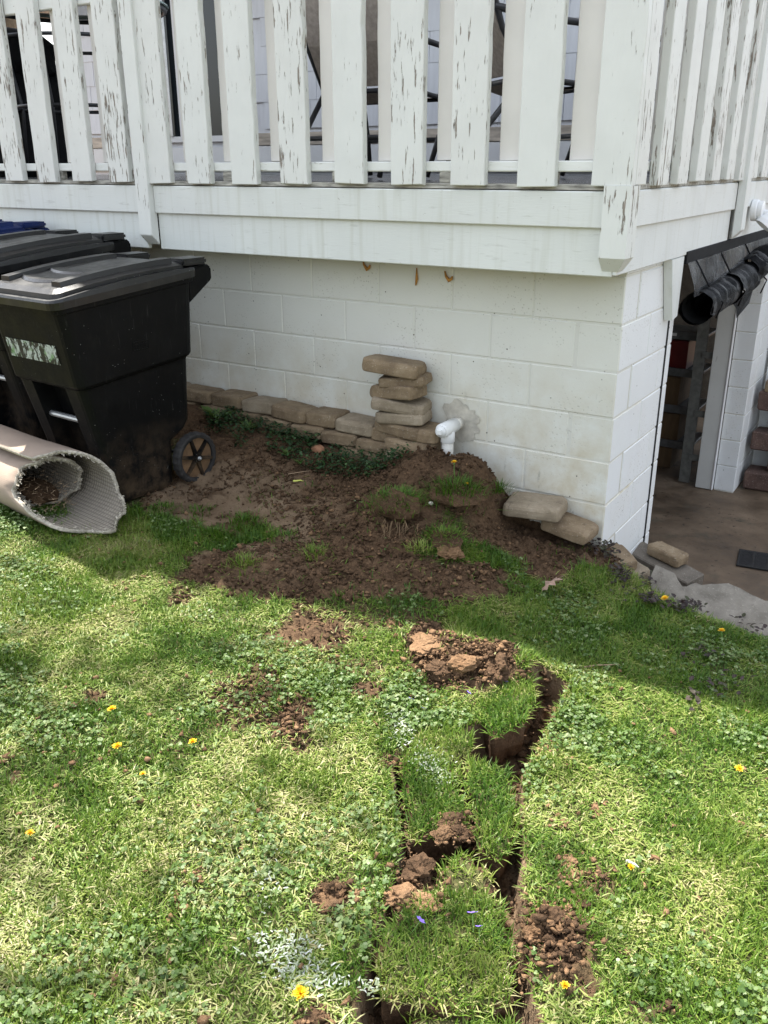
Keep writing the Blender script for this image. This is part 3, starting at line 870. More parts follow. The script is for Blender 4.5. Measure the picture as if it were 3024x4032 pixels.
# ================================================================== TRASH CANS
def rrect(hx, yf, yr, rad, front):
    """outline of one section, counter-clockwise seen from above; extra points along the front edge"""
    pts = []
    for x in front: pts.append((x, yf, 1))
    def arc(cx, cy, a0):
        for k in range(5):
            a = R(a0 + 90 * k / 4); pts.append((cx + rad * math.cos(a), cy + rad * math.sin(a), 0))
    arc(hx - rad, yf + rad, -90); 
    for t in (.25, .5, .75): pts.append((hx, yf + (yr - yf) * t, 0))
    arc(hx - rad, yr - rad, 0)
    for t in (.3, 0, -.3): pts.append((hx * t * 1.6, yr, 0))
    arc(-hx + rad, yr - rad, 90)
    for t in (.75, .5, .25): pts.append((-hx, yf + (yr - yf) * t, 0))
    arc(-hx + rad, yf + rad, 180)
    return pts
FR = (-.125, -.115, 0, .115, .125)
def shear(z, y): return z + (.072 * y / .8 if z > .6 else .072 * y / .8 * max(0, z) / .6)
def loft(secs, cap0=True, cap1=True):
    V = []; F = []; n = None
    for s in secs:
        if n is None: n = len(s)
        V += s
    for i in range(len(secs) - 1):
        for k in range(n): F.append((i * n + k, i * n + (k + 1) % n, (i + 1) * n + (k + 1) % n, (i + 1) * n + k))
    if cap0: F.append(tuple(range(n - 1, -1, -1)))
    if cap1: F.append(tuple((len(secs) - 1) * n + k for k in range(n)))
    return me_pd(V, F)
def body_me():
    S = [(0, .212, -.135, .195, .035, 0), (.02, .220, -.145, .205, .04, 0), (.03, .221, -.147, .206, .04, .03), (.225, .226, -.188, .215, .04, .085),
         (.265, .229, -.196, .30, .04, .09), (.30, .231, -.204, .325, .04, .09), (.58, .245, -.272, .338, .045, .085), (.587, .246, -.274, .339, .045, .085),
         (.588, .246, -.274, .339, .045, 0.0), (.60, .258, -.286, .352, .045, 0), (.61, .262, -.290, .356, .045, 0), (.86, .270, -.335, .368, .045, 0), (.93, .272, -.35, .372, .045, 0),
         (.935, .284, -.365, .384, .045, 0), (.972, .286, -.372, .388, .045, 0)]
    secs = []
    for z, hx, yf, yr, rad, rec in S:
        ring = []
        for (x, y, f) in rrect(hx, yf, yr, rad, FR):
            if f and abs(x) < .12: y += rec
            ring.append((x, y, shear(z, y)))
        secs.append(ring)
    return loft(secs)
def lid_me():
    S = [(.955, .293, -.385, .395, .05), (.985, .295, -.39, .396, .05), (.993, .291, -.386, .393, .05), (.993, .276, -.371, .379, .045), (.966, .273, -.367, .375, .045),
         (.966, .258, -.352, .361, .04), (1.006, .254, -.347, .357, .04), (1.018, .225, -.315, .33, .04), (1.024, .10, -.17, .2, .04)]
    secs = []
    for z, hx, yf, yr, rad in S:
        ring = []
        for (x, y, f) in rrect(hx, yf, yr, rad, tuple(q * hx / .29 for q in FR)):
            ring.append((x, y, shear(z, y) + .018 * (1 - (y / .4) ** 2) * (z > .99)))
        secs.append(ring)
    return loft(secs)
def bar_me(pts, w, h):
    V = []; F = []
    for (x, y, z) in pts:
        V += [(x - w / 2, y, z), (x - w / 2 + .006, y, z + h), (x + w / 2 - .006, y, z + h), (x + w / 2, y, z)]
    for i in range(len(pts) - 1):
        for k in range(3): F.append((i * 4 + k, i * 4 + k + 1, i * 4 + k + 5, i * 4 + k + 4))
    F.append((0, 1, 2, 3)); n = len(pts) - 1; F.append((n * 4 + 3, n * 4 + 2, n * 4 + 1, n * 4))
    me = me_pd(V, F); bm = bmesh.new(); bm.from_mesh(me); bmesh.ops.recalc_face_normals(bm, faces=bm.faces[:]); bm.to_mesh(me); bm.free(); return me
ME_BODY = body_me(); ME_LID = lid_me()
def lz(y, add=0): return shear(1.018, y) + .018 * (1 - (y / .4) ** 2) + add
ME_BAND = [bar_me([(sx * (.185 + .012 * t), -.29 + .58 * t, lz(-.29 + .58 * t, -.006)) for t in np.linspace(0, 1, 9)], .07, .027) for sx in (-1, 1)]
ME_STEP = bar_me([(x, -.20 - .03 * math.cos(x * 7), lz(-.22, -.004)) for x in np.linspace(-.14, .14, 9)], .02, .012)
def step_me(y):
    V = []; F = []
    xs_ = np.linspace(-.148, .148, 13)
    for x in xs_:
        yy = y + .035 * (x / .148) ** 2
        V += [(x, yy - .012, lz(yy, .001)), (x, yy, lz(yy, .013)), (x, yy + .09, lz(yy + .09, .002))]
    for i in range(12):
        for k in range(2): F.append((i * 3 + k, (i + 1) * 3 + k, (i + 1) * 3 + k + 1, i * 3 + k + 1))
    return me_pd(V, F)
ME_STEPS = [step_me(-.26), step_me(-.12)]
def handle_me():
    bm = bmesh.new()
    for sx in (-1, 1):
        x = sx * .20
        q = [(.36, .83), (.36, .985), (.485, .992), (.512, .968), (.512, .915)]
        for s, xx in ((0, x - .045), (1, x + .045)):
            pass
        a = [bm.verts.new((x - .05, p[0], shear(p[1], p[0]))) for p in q]; b = [bm.verts.new((x + .05, p[0], shear(p[1], p[0]))) for p in q]
        bm.faces.new(a); bm.faces.new(b[::-1])
        for k in range(5): bm.faces.new((a[k], b[k], b[(k + 1) % 5], a[(k + 1) % 5]))
    add_box(bm, (-.15, .475, 1.0), (.15, .501, 1.026))
    bmesh.ops.recalc_face_normals(bm, faces=bm.faces[:])
    bmesh.ops.bevel(bm, geom=bm.edges[:], offset=.007, segments=2, affect='EDGES')
    return me_from(bm)
ME_HANDLE = handle_me()
def hinge_me(sx):
    bm = bmesh.new()
    add_box(bm, (sx * .20 - .06, .33, 1.035), (sx * .20 + .06, .48, 1.066))
    bmesh.ops.bevel(bm, geom=bm.edges[:], offset=.009, segments=2, affect='EDGES')
    return me_from(bm)
ME_HINGE = [hinge_me(-1), hinge_me(1)]
ME_TYRE = lathe_me([(.099, -.012), (.099, -.022), (.116, -.026), (.125, -.020), (.128, 0), (.125, .020), (.116, .026), (.099, .022), (.099, .004)], 48, 'X', lambda j, k: (1 - .03 * (k % 2)) if 2 <= j <= 6 else 1, False)
def rim_me():
    bm = bmesh.new()
    r = bmesh.ops.create_cone(bm, cap_ends=True, segments=32, radius1=.101, radius2=.101, depth=.018)
    for v in bm.verts: v.co = Vector((v.co.z, v.co.x, v.co.y))
    return me_from(bm)
ME_RIM = rim_me()
def spokes_me():
    bm = bmesh.new()
    for k in range(6):
        a = 2 * PI * k / 6 + .3
        g = bmesh.ops.create_cube(bm, size=1)['verts']
        for v in g:
            p = Vector((v.co.x * .016 + .016, v.co.y * (.020 if v.co.z < 0 else .011), (v.co.z + .5) * .085 + .014))
            v.co = Matrix.Rotation(a, 3, 'X') @ p
    r = bmesh.ops.create_cone(bm, cap_ends=True, segments=18, radius1=.024, radius2=.02, depth=.03)
    for v in r['verts']: v.co = Vector((v.co.z + .018, v.co.x, v.co.y))
    return me_from(bm)
ME_SPOKES = spokes_me()
ME_BOLT = lathe_me([(.011, 0), (.011, .004), (.007, .006), (.007, .012), (.003, .015)], 12, 'X')
def front_patch(x0, x1, z0, z1, off):
    V = []; F = []; n = 8
    for j in range(n + 1):
        for i in range(n + 1):
            x = x0 + (x1 - x0) * i / n; z = z0 + (z1 - z0) * j / n
            y = np.interp(z, [.61, .86, .93], [-.290, -.335, -.35]) - off
            V.append((x, y, shear(z, y)))
    for j in range(n):
        for i in range(n): a = j * (n + 1) + i; F.append((a, a + 1, a + n + 2, a + n + 1))
    return me_pd(V, F)
def trash_can(label, loc, yaw, mb, ml, sticker=True, scale=.994, wheelmat=None):
    t = thing('trash_can', label, 'trash can', loc, (0, 0, -yaw), 'wheeled trash cans against the wall')
    t.scale = (scale,) * 3
    b = put('body', ME_BODY.copy(), mb, t)
    li = put('lid', ME_LID.copy(), ml, t)
    for m in ME_BAND: put('raised_band', m.copy(), ml, li)
    for m in ME_STEPS: put('lid_step', m.copy(), ml, li)
    for m in ME_HINGE: put('hinge', m.copy(), ml, li)
    put('handle', ME_HANDLE.copy(), mb, t)
    put('catch_bar', tube_me([(-.12, -.20, .40), (.12, -.20, .40)], .014, 10), M_ALU, t)
    for s in (-1, 1):
        wh = put('wheel', ME_RIM.copy(), M_WHEEL, t, (s * .262, .300, .127), (0, 0, 0 if s > 0 else PI))
        put('tyre', ME_TYRE.copy(), M_WETSEAL if wheelmat is None else wheelmat, wh)
        put('spokes', ME_SPOKES.copy(), M_BIN, wh)
        put('bolt', ME_BOLT.copy(), M_ALU, wh, (.034, 0, 0))
    put('axle', tube_me([(-.25, .300, .127), (.25, .300, .127)], .009, 8), M_GALV, t)
    bmx = bmesh.new()
    for lo, hi in (((.262, .00, .70), (.268, .085, .703)), ((.262, .00, .735), (.268, .085, .738)), ((.262, .00, .703), (.268, .003, .735)), ((.262, .082, .703), (.268, .085, .735))): add_box(bmx, lo, hi)
    for k in range(6): add_box(bmx, (.262, .012 + k * .011, .711), (.2672, .019 + k * .011, .727))
    put('embossed_badge', me_from(bmx), mb, t)
    if sticker: put('sticker', front_patch(-.20, .17, .705, .79, .0025), M_STICK, t)
    return t
M_WHEEL = simple('rusty_wheel_plate', (.14, .080, .038), .8, .5, 18, .4, 60)
M_TYRE = simple('dirty_tyre', (.022, .02, .019), .8, .6, 25, .5, 60)
trash_can('nearest black trash can, its spoked wheel and whole side in view', (-2.115, -1.0, .192), R(4), M_BIN, M_LID, True, .994, M_TYRE)
trash_can('second black trash can, half hidden behind the nearest one', (-2.80, -.86, .268), R(4), M_BIN, M_LID, True, .994, M_TYRE)
trash_can('blue trash can at the left edge of the picture behind the black ones', (-3.50, -.80, .30), R(2), M_BLUE, M_BLUE, False, .994, M_TYRE)

# ================================================================== ROLLED CARPET
def carpet():
    o = thing('carpet_roll', 'rolled up beige carpet remnant lying on the grass before the cans', 'carpet', (-2.09, -1.385, .172), (0, 0, R(-8)))
    o.scale = (1.10, 1.12, .98)
    # local: +x along the axis towards the open end, +y to the back (towards the cans), z up
    T = 110; L = 22
    verts = []; uvs = []
    s_acc = 0; prev = None
    for i in range(T + 1):
        t = i / T
        phi = R(112) - t * R(690)             # starts on top, runs over the back, under, up the front and inside
        rr = .178 - .082 * t ** .9
        ca, sa = math.cos(phi), math.sin(phi)
        a = ca * rr * (1.10 if t < .35 else 1.0) + .02 * t
        bz = sa * rr * .90 + .158 - .015 * t
        bz = max(bz, .004 + .022 * min(1, max(0, (t - .45) * 5)))
        if prev: s_acc += math.hypot(a - prev[0], bz - prev[1])
        prev = (a, bz)
        deg = t * 690
        e = np.interp(deg, [0, 60, 110, 150, 185, 220, 262, 300, 345, 400, 470, 560, 690],
                      [.06, .13, .19, .31, .36, .24, .10, .00, -.02, .05, .02, -.06, -.14])
        e += random.uniform(-.008, .008) + .012 * math.sin(i * .9)
        for k in range(L + 1):
            f = (k / L) ** .8
            x = -1.8 + (1.8 + e) * f
            wob = .006 * math.sin(x * 5 + deg * .02)
            verts.append((x, a + wob, bz + abs(wob))); uvs.append((s_acc, x))
    faces = [(i * (L + 1) + k, i * (L + 1) + k + 1, (i + 1) * (L + 1) + k + 1, (i + 1) * (L + 1) + k) for i in range(T) for k in range(L)]
    me = me_pd(verts, faces)
    ul = me.uv_layers.new(name='UVMap')
    for lp in me.loops: ul.data[lp.index].uv = uvs[lp.vertex_index]
    for m in (M_CARPET, M_WAFFLE, M_FRAY): me.materials.append(m)
    sh = put('carpet_sheet', me, None, o, smooth=True)
    so_ = sh.modifiers.new('thick', 'SOLIDIFY'); so_.thickness = .016; so_.offset = 1; so_.material_offset = 1; so_.material_offset_rim = 2
    # frayed pile along the cut end
    V = []; F = []
    for i in range(T + 1):
        p = Vector(verts[i * (L + 1) + L])
        for q in range(7):
            c = p + Vector((random.uniform(-.004, .006), random.uniform(-.007, .007), random.uniform(-.004, .009)))
            d = Vector((random.uniform(.006, .016), random.uniform(-.008, .008), random.uniform(-.008, .008)))
            w = Vector((random.uniform(-1, 1), random.uniform(-1, 1), random.uniform(-1, 1))).normalized() * .003
            k = len(V); V += [c - w, c + w, c + d + w * .6, c + d - w * .6]; F.append((k, k + 1, k + 2, k + 3))
    put('frayed_edge', me_pd(V, F), M_FRAY, o)['kind'] = 'stuff'
    # dead grass and dirt caught inside
    V = []; F = []
    for q in range(700):
        c = Vector((random.uniform(-.35, .06), random.uniform(-.07, .09), .045 + random.random() ** 2 * .13))
        d = Vector((random.gauss(0, 1), random.gauss(0, 1), random.gauss(0, .5))).normalized() * random.uniform(.01, .035)
        w = Vector((random.gauss(0, 1), random.gauss(0, 1), random.gauss(0, 1))).normalized() * .002
        k = len(V); V += [c - w, c + w, c + d]; F.append((k, k + 1, k + 2))
    put('debris', me_pd(V, F), M_STICK2, o)['kind'] = 'stuff'
    put('debris', rock_me(.16, .075, .06, 2, .3, seed=5), M_SOIL, o, (-.16, .01, .085))
carpet()

# ================================================================== EDGING STONES, STACK, LOOSE STONES
edging = thing('stone_edging', 'low dry stacked edging of tan pavers along the block wall', 'edging', (-1.5, -.08, .30))
def stone_in(parent, x, y, z, sx, sy, sz, seed, rz=0, rx=0, ry=0, mat=None):
    me = slab_stone(sx, sy, sz, seed)
    o = put('stone', me, mat or M_STONE, parent, (x, y, z), (rx, ry, rz), smooth=False)
    if parent is not None: o.location -= parent.location
    return o
top = [(-2.62, .24), (-2.37, .24), (-2.13, .23), (-1.905, .21), (-1.69, .225), (-1.49, .19), (-1.275, .235), (-1.06, .19)]
for i, (x, w) in enumerate(top):
    zt = float(np.interp(x, [-2.6, -1.9, -1.3, -1.0], [.405, .400, .385, .375]))
    stone_in(edging, x, -.088 - .012 * math.sin(i * 2.1), zt, w, .17, .065, 20 + i, R(random.uniform(-4, 4)), R(random.uniform(-4, 2)), R(random.uniform(-3, 3)), M_STONE if i % 3 else M_STONEG)
for i, x in enumerate((-2.45, -2.2, -1.98, -1.77, -1.56, -1.36, -1.15, -.97)):
    zt = float(np.interp(x, [-2.6, -1.9, -1.3, -1.0], [.34, .335, .318, .305]))
    stone_in(edging, x, -.10, zt, .21, .18, .062, 40 + i, R(random.uniform(-5, 5)), 0, R(random.uniform(-2, 2)))
for i, (x, z, w) in enumerate(((-1.22, .255, .24), (-1.0, .25, .20), (-.925, .295, .25), (-.93, .352, .24), (-.92, .235, .24))):
    stone_in(edging, x, -.125 - .01 * i, z, w, .18, .06, 60 + i, R(random.uniform(-4, 8)), 0, R(random.uniform(-1, 3)), M_STONEG if i == 2 else M_STONE)
stone_in(edging, -.905, -.105, .414, .215, .175, .06, 70, R(6), 0, R(3))
def loose(label, x, y, z, sx, sy, sz, seed, rz, rx=0, ry=0, mat=None, group=None, cat='paver', name='paver'):
    o = put(name, slab_stone(sx, sy, sz, seed), mat or M_STONE, None, (x, y, z), (R(rx), R(ry), R(rz)))
    return tag(o, label, cat, group)
PG = 'loose tan pavers'
loose('tan paver lowest of the leaning stack against the wall', -1.005, -.115, .425, .27, .165, .056, 81, -8, 0, 2, M_STONE, PG)
loose('cracked pale paver second from the bottom of the stack', -1.00, -.118, .483, .25, .16, .054, 82, 6, 0, -3, M_STONEG, PG)
loose('tan paver with dark wet spots in the middle of the stack', -1.02, -.12, .540, .27, .165, .056, 83, 14, 2, 5, M_STONEG, PG)
loose('thick tan paver third from the top of the stack', -1.03, -.118, .603, .255, .16, .062, 84, -6, 0, -5, M_STONE, PG)
loose('thin tan paver just under the topmost one of the stack', -1.00, -.108, .662, .24, .15, .048, 85, 12, 0, -6, M_STONE, PG)
loose('topmost tan paver of the stack, sticking out to the left', -1.05, -.13, .717, .285, .17, .064, 86, 10, -3, 5, M_STONE, PG)
loose('flat grey paver lying on the soil right of the mound', -.285, -.125, .155, .265, .19, .06, 87, 8, 2, -1, M_STONEG, PG)
loose('tan paver half buried under the flat grey paver near the wall corner', -.125, -.10, .085, .24, .16, .055, 88, -10, 3, 6, M_STONE, PG)

# ================================================================== DRAIN PIPE
pipe = thing('drain_pipe', 'white plastic drain pipe tee coming out of the block wall', 'pipe', (-.756, -.115, .30))
px0 = Vector((-.756, -.115, .30))
PX_ = -.756
def in_pipe(name, me, mat, smooth=True):
    for v in me.vertices: v.co -= px0
    return put(name, me, mat, pipe, smooth=smooth)
in_pipe('stub_pipe', tube_me([(PX_, .003, .484), (PX_, -.07, .484)], .0285, 20), M_PVCD)
in_pipe('tee', tube_me([(PX_, -.052, .484), (PX_, -.056, .484), (PX_, -.178, .484), (PX_, -.182, .484)], [.030, .0345, .0345, .031], 22), M_PVC)
in_pipe('tee_branch', tube_me([(PX_, -.118, .478), (PX_, -.118, .418), (PX_, -.118, .415)], [.0335, .0345, .031], 22), M_PVC)
in_pipe('plug', tube_me([(PX_, -.181, .484), (PX_, -.196, .484)], .026, 20), M_PVC)
bm = bmesh.new(); add_box(bm, (PX_ - .013, -.213, .471), (PX_ + .013, -.1965, .497)); bmesh.ops.bevel(bm, geom=bm.edges[:], offset=.003, segments=1, affect='EDGES')
in_pipe('plug_nut', me_from(bm), M_PVC, False)
in_pipe('down_pipe', tube_me([(PX_, -.118, .42), (PX_, -.118, .25)], .0285, 20), M_PVCD)
V = [(PX_, -.0045, .50)]; F = []
for k in range(36):
    a = 2 * PI * k / 36; r = .095 + .035 * (float(fbm(math.cos(a) * 2 + 9, math.sin(a) * 2, 1, 3)) - .5) * 3
    V.append((PX_ + .02 + r * math.cos(a) * .95, -.0045, .50 + r * math.sin(a) * 1.05))
for k in range(36): F.append((0, 1 + (k + 1) % 36, 1 + k))
in_pipe('cement_patch', me_pd(V, F), simple('cement_smear', (.50, .47, .40), .9, .25, 18, .5, 60))

# ================================================================== ORANGE FOAM DRIPS under the fascia
for (u, v, h, lab) in ((1445, 1048, .05, 'orange hooked foam drip on the wall, leftmost under the fascia'), (1640, 1098, .03, 'small orange foam drip on the wall, middle one under the fascia'),
                       (1768, 1092, .045, 'orange curled foam drip on the wall, right one under the fascia')):
    p = PY(u, v, -.004)
    pts = [(p[0] - .022, -.006, p[2] + h * .6), (p[0] - .014, -.008, p[2] + h * .1), (p[0] + .004, -.010, p[2] - h * .3), (p[0] + .016, -.008, p[2] - h * .1), (p[0] + .018, -.005, p[2] + h * .15)]
    if h < .04: pts = [(p[0], -.004, p[2] + .05), (p[0] + .003, -.007, p[2]), (p[0] - .003, -.006, p[2] - .03)]
    tag(put('foam_drip', tube_me(pts, [.003, .006, .009, .007, .003] if h >= .04 else [.002, .007, .003], 7), M_FOAM, smooth=True), lab, 'foam')

# ================================================================== GARAGE SIDE: awning roll, light, shelf, grate, rocks
aw = thing('rolled_awning', 'rolled black plastic awning strapped under the side fascia over the garage opening', 'awning', (.06, .75, 1.0))
a0 = Vector((.06, .75, 1.0))
def in_aw(name, me, mat, smooth=True):
    for v in me.vertices: v.co -= a0
    return put(name, me, mat, aw, smooth=smooth)
bm = bmesh.new(); add_box(bm, (.028, .735, 1.205), (.046, 3.4, 1.262)); bmesh.ops.bevel(bm, geom=bm.edges[:], offset=.003, segments=1, affect='EDGES')
in_aw('valance_strip', me_from(bm), M_BLACK, False)
V = []; F = []; ny = 90
for i in range(ny + 1):
    y = .75 + 2.6 * i / ny
    for j in range(6):
        t = j / 5
        z = 1.21 - t * .16 + .03 * (y - .8) * 0
        V.append((.050 + .045 * t + .05 * (float(fbm(y * 5, t * 1.5, 1, 3, 2)) - .5) * (.3 + t), y, z))
for i in range(ny):
    for j in range(5): F.append((i * 6 + j, (i + 1) * 6 + j, (i + 1) * 6 + j + 1, i * 6 + j + 1))
in_aw('plastic_sheet', me_pd(V, F), M_SHEET)
def crumple(pts, rad, n, amt, seed):
    me = tube_me(pts, rad, n, False); r = random.Random(seed)
    for v in me.vertices:
        k = float(fbm(v.co.y * 14 + seed, v.co.z * 14 + v.co.x * 9, 1.5, 3, seed)) - .5
        v.co += Vector((k * amt, 0, k * amt * .8))
    return me
ys = np.linspace(.86, 1.50, 18)
in_aw('tube', crumple([(.088, y, .985 + .035 * (y - .86)) for y in ys], [.080 for y in ys], 30, .06, 3), M_TARP)
ys = np.linspace(.885, 1.50, 4)
in_aw('tube_lining', tube_me([(.088, y, .985 + .035 * (y - .86)) for y in ys], .078, 24, False), M_WETSEAL)
ys = np.linspace(1.46, 1.90, 16)
in_aw('tube', crumple([(.095, y, 1.012 + .05 * (y - 1.46)) for y in ys], [.088] * 16, 30, .05, 5), M_TARP)
ys = np.linspace(1.88, 2.35, 22)
in_aw('bunched_plastic', crumple([(.095, y, 1.05 + .10 * (y - 1.88)) for y in ys], [.082 for y in ys], 30, .10, 7), M_TARP)
ys = np.linspace(2.3, 3.4, 14)
in_aw('tube', crumple([(.10, y, 1.10 + .02 * (y - 2.3)) for y in ys], [.075] * 14, 24, .06, 9), M_TARP)
V = [(.06, 1.72, .93), (.12, 2.05, .95), (.10, 2.10, .86), (.085, 1.86, .80), (.08, 1.84, .86)]
in_aw('hanging_flap', me_pd(V, [(0, 1, 2, 3, 4)]), M_TARP, False)
for y in (1.0, 1.5, 2.1):
    for dy in (-.0, ):
        in_aw('strap', tube_me([(.05, y - .10, 1.21), (.105, y, 1.075), (.176, y + .02, 1.0), (.15, y + .03, .92)], .0045, 6), M_BLACK)
light = thing('security_light', 'white round security light fixed to the side of the deck', 'lamp', (.062, 1.99, 1.40))
put('base', lathe_me([(.058, 0), (.06, .006), (.06, .028), (.055, .034)], 28, 'X'), M_WHITEPL, light, smooth=False)
put('base_cap', lathe_me([(.05, .0345), (.052, .04), (.052, .06), (.03, .066)], 28, 'X'), M_WHITEPL, light)
put('arm', tube_me([(.055, .0, -.01), (.085, .0, -.015), (.11, .0, -.035)], [.017, .02, .017], 12), M_WHITEPL, light, smooth=True)
put('lamp_head', lathe_me([(.02, 0), (.034, .012), (.048, .05), (.052, .075), (.046, .0755), (.02, .06)], 24), M_WHITEPL, light, (.115, 0, -.025), (R(160), R(35), 0))
put('lamp_head', lathe_me([(.02, 0), (.034, .012), (.048, .05), (.052, .075), (.046, .0755), (.02, .06)], 24), M_WHITEPL, light, (.105, .09, -.02), (R(135), R(30), 0))

shelf = thing('shelf_unit', 'grey metal shelving inside the dark garage', 'shelf', (-1.0, 3.62, -.70))
SZ = (-.36, .0, .36, .72, 1.08)
for z in (.21, .50, .80, 1.09):
    sb = bx('shelf_board', (-.60, -.22, z), (.58, .22, z + .02), M_GALV, shelf, .002)
    bx('shelf_lip', (-.60, -.232, z - .02), (.58, -.2205, z + .045), M_GALV, shelf, .002)
for x in (-.60, .56):
    for y in (-.22, .20): bx('upright', (x, y, 0), (x + .03, y + .03, 2.05), M_GALV, shelf, .002)
bx('price_strip', (.08, -.235, .505), (.26, -.2325, .530), M_TRIMW, shelf, 0); bx('price_strip', (.12, -.235, 1.095), (.36, -.2325, 1.118), M_TRIMW, shelf, 0)
def carton(lab, x0, x1, z0, z1, mat, nm='cardboard_box', cat='box', fl=True):
    t = thing(nm, lab, cat, (-1.0 + (x0 + x1) / 2, 3.62, -.70 + z0), group='boxes stored on the garage shelves')
    w = x1 - x0; h = z1 - z0
    bx('side_wall', (-w / 2, -.19, .002), (w / 2, .19, h - .012), mat, t, .004)
    for s in (-1, 1): bx('flap', (-w / 2, -.19 if s < 0 else .002, h - .0115), (w / 2, -.002 if s < 0 else .19, h - .007), mat, t, 0)
carton('cardboard box standing on the garage floor under the shelves', -.20, .42, 0, .185, M_CARD)
carton('plain cardboard box on the lowest garage shelf', -.25, .45, .235, .47, M_CARD)
carton('plain cardboard box on the middle garage shelf', -.25, .42, .525, .77, M_CARD)
carton('dark red plastic box on the upper garage shelf', -.15, .45, .825, 1.06, M_RED, 'plastic_box')

gc = PZ(2990, 2210, -.70)
grate = thing('drain_grate', 'black plastic drain grate set in the wet driveway', 'drain', (gc[0], gc[1], -.702), (0, 0, R(8)))
bx('frame', (-.13, -.135, -.0), (.13, -.115, .012), M_WETSEAL, grate, .002); bx('frame', (-.13, .115, -.0), (.13, .135, .012), M_WETSEAL, grate, .002)
for x in (-.13, -.045, .04, .115): bx('cross_bar', (x, -.1145, 0), (x + .014, .1145, .011), M_WETSEAL, grate, .002)
for k in range(15): bx('slat', (-.129, -.108 + k * .0155, .001), (.129, -.101 + k * .0155, .0105), M_DARKMETAL, grate, 0)
bx('sump', (-.128, -.1135, -.03), (.128, .1135, .0005), M_WETSEAL, grate, 0)

ret = thing('retaining_wall', 'brown split face block retaining wall beside the garage pillar', 'wall', (.53, 3.35, -.70))
for r_ in range(5):
    for k in range(5):
        w = .30
        x = -.50 + (.15 if r_ % 2 else 0) + k * w
        me = box_me(w - .01, .20, .145, .012, 1, jit=.008)
        put('block', me, M_RETAIN, ret, (x + w / 2, .05 * (r_ % 2) * .4 + .02 * r_, .075 + r_ * .15))
put('capstone', slab_stone(.34, .24, .08, 5), M_STONE, ret, (-.30, .10, .752))
put('capstone', slab_stone(.34, .24, .08, 6), M_STONE, ret, (.06, .10, .752))
tag(bx('garden_wall', (.02, 3.62, -.72), (4.5, 3.8, 1.3), M_BLOCK2, None, .004), 'white painted wall rising behind the brown retaining blocks', 'wall')
# rocks at the edge of the lawn
def at_edge(u, v, z): return Vector(PZ(u, v, z))
p = at_edge(2650, 2255, -.33)
cb = put('cinder_block', None or box_me(.40, .15, .17, .006, 1, jit=.003), M_CINDER, None, (.155, .545, -.325), (R(4), R(6), R(-22)))
tag(cb, 'dark wet concrete block lying against the garage wall foot', 'block')
o = loose('pale tan paver perched on the dark wet concrete block', .165, .56, -.232, .20, .105, .055, 91, -18, 0, 5, M_STONE, PG)
rk = put('flagstone', flag_me([(-.20, -.02), (-.12, -.07), (.06, -.085), (.19, -.05), (.17, .06), (.02, .075), (-.13, .05)], .055, 12), M_FLAG, None, (.345, .03, -.215), (R(24), R(30), R(-52)))
tag(rk, 'grey pointed flagstone leaning up at the lawn edge', 'rock', 'rocks at the lawn edge')
rk = put('flagstone', flag_me([(-.36, -.08), (-.20, -.20), (.10, -.22), (.36, -.14), (.30, .10), (.08, .22), (-.05, .13), (-.24, .10)], .07, 14), M_FLAG, None, (.69, .08, -.27), (R(16), R(9), R(-26)))
tag(rk, 'large flat pale flagstone sloping down to the driveway', 'rock', 'rocks at the lawn edge')
rk = put('flagstone', flag_me([(-.19, -.06), (-.04, -.10), (.17, -.07), (.19, .05), (.02, .09), (-.16, .07)], .08, 15), M_FLAG, None, (.47, .36, -.38), (R(8), R(6), R(-14)))
tag(rk, 'grey flagstone behind the pointed one, next to the wet block', 'rock', 'rocks at the lawn edge')
loose('pale broken paver by the foot of the wall corner', .07, .03, -.075, .17, .12, .055, 93, -40, 4, 8, M_STONE, PG)
loose('mossy paver under the pale one at the wall corner', .12, .05, -.125, .17, .12, .055, 94, -30, 4, 8, M_STONEG, PG)

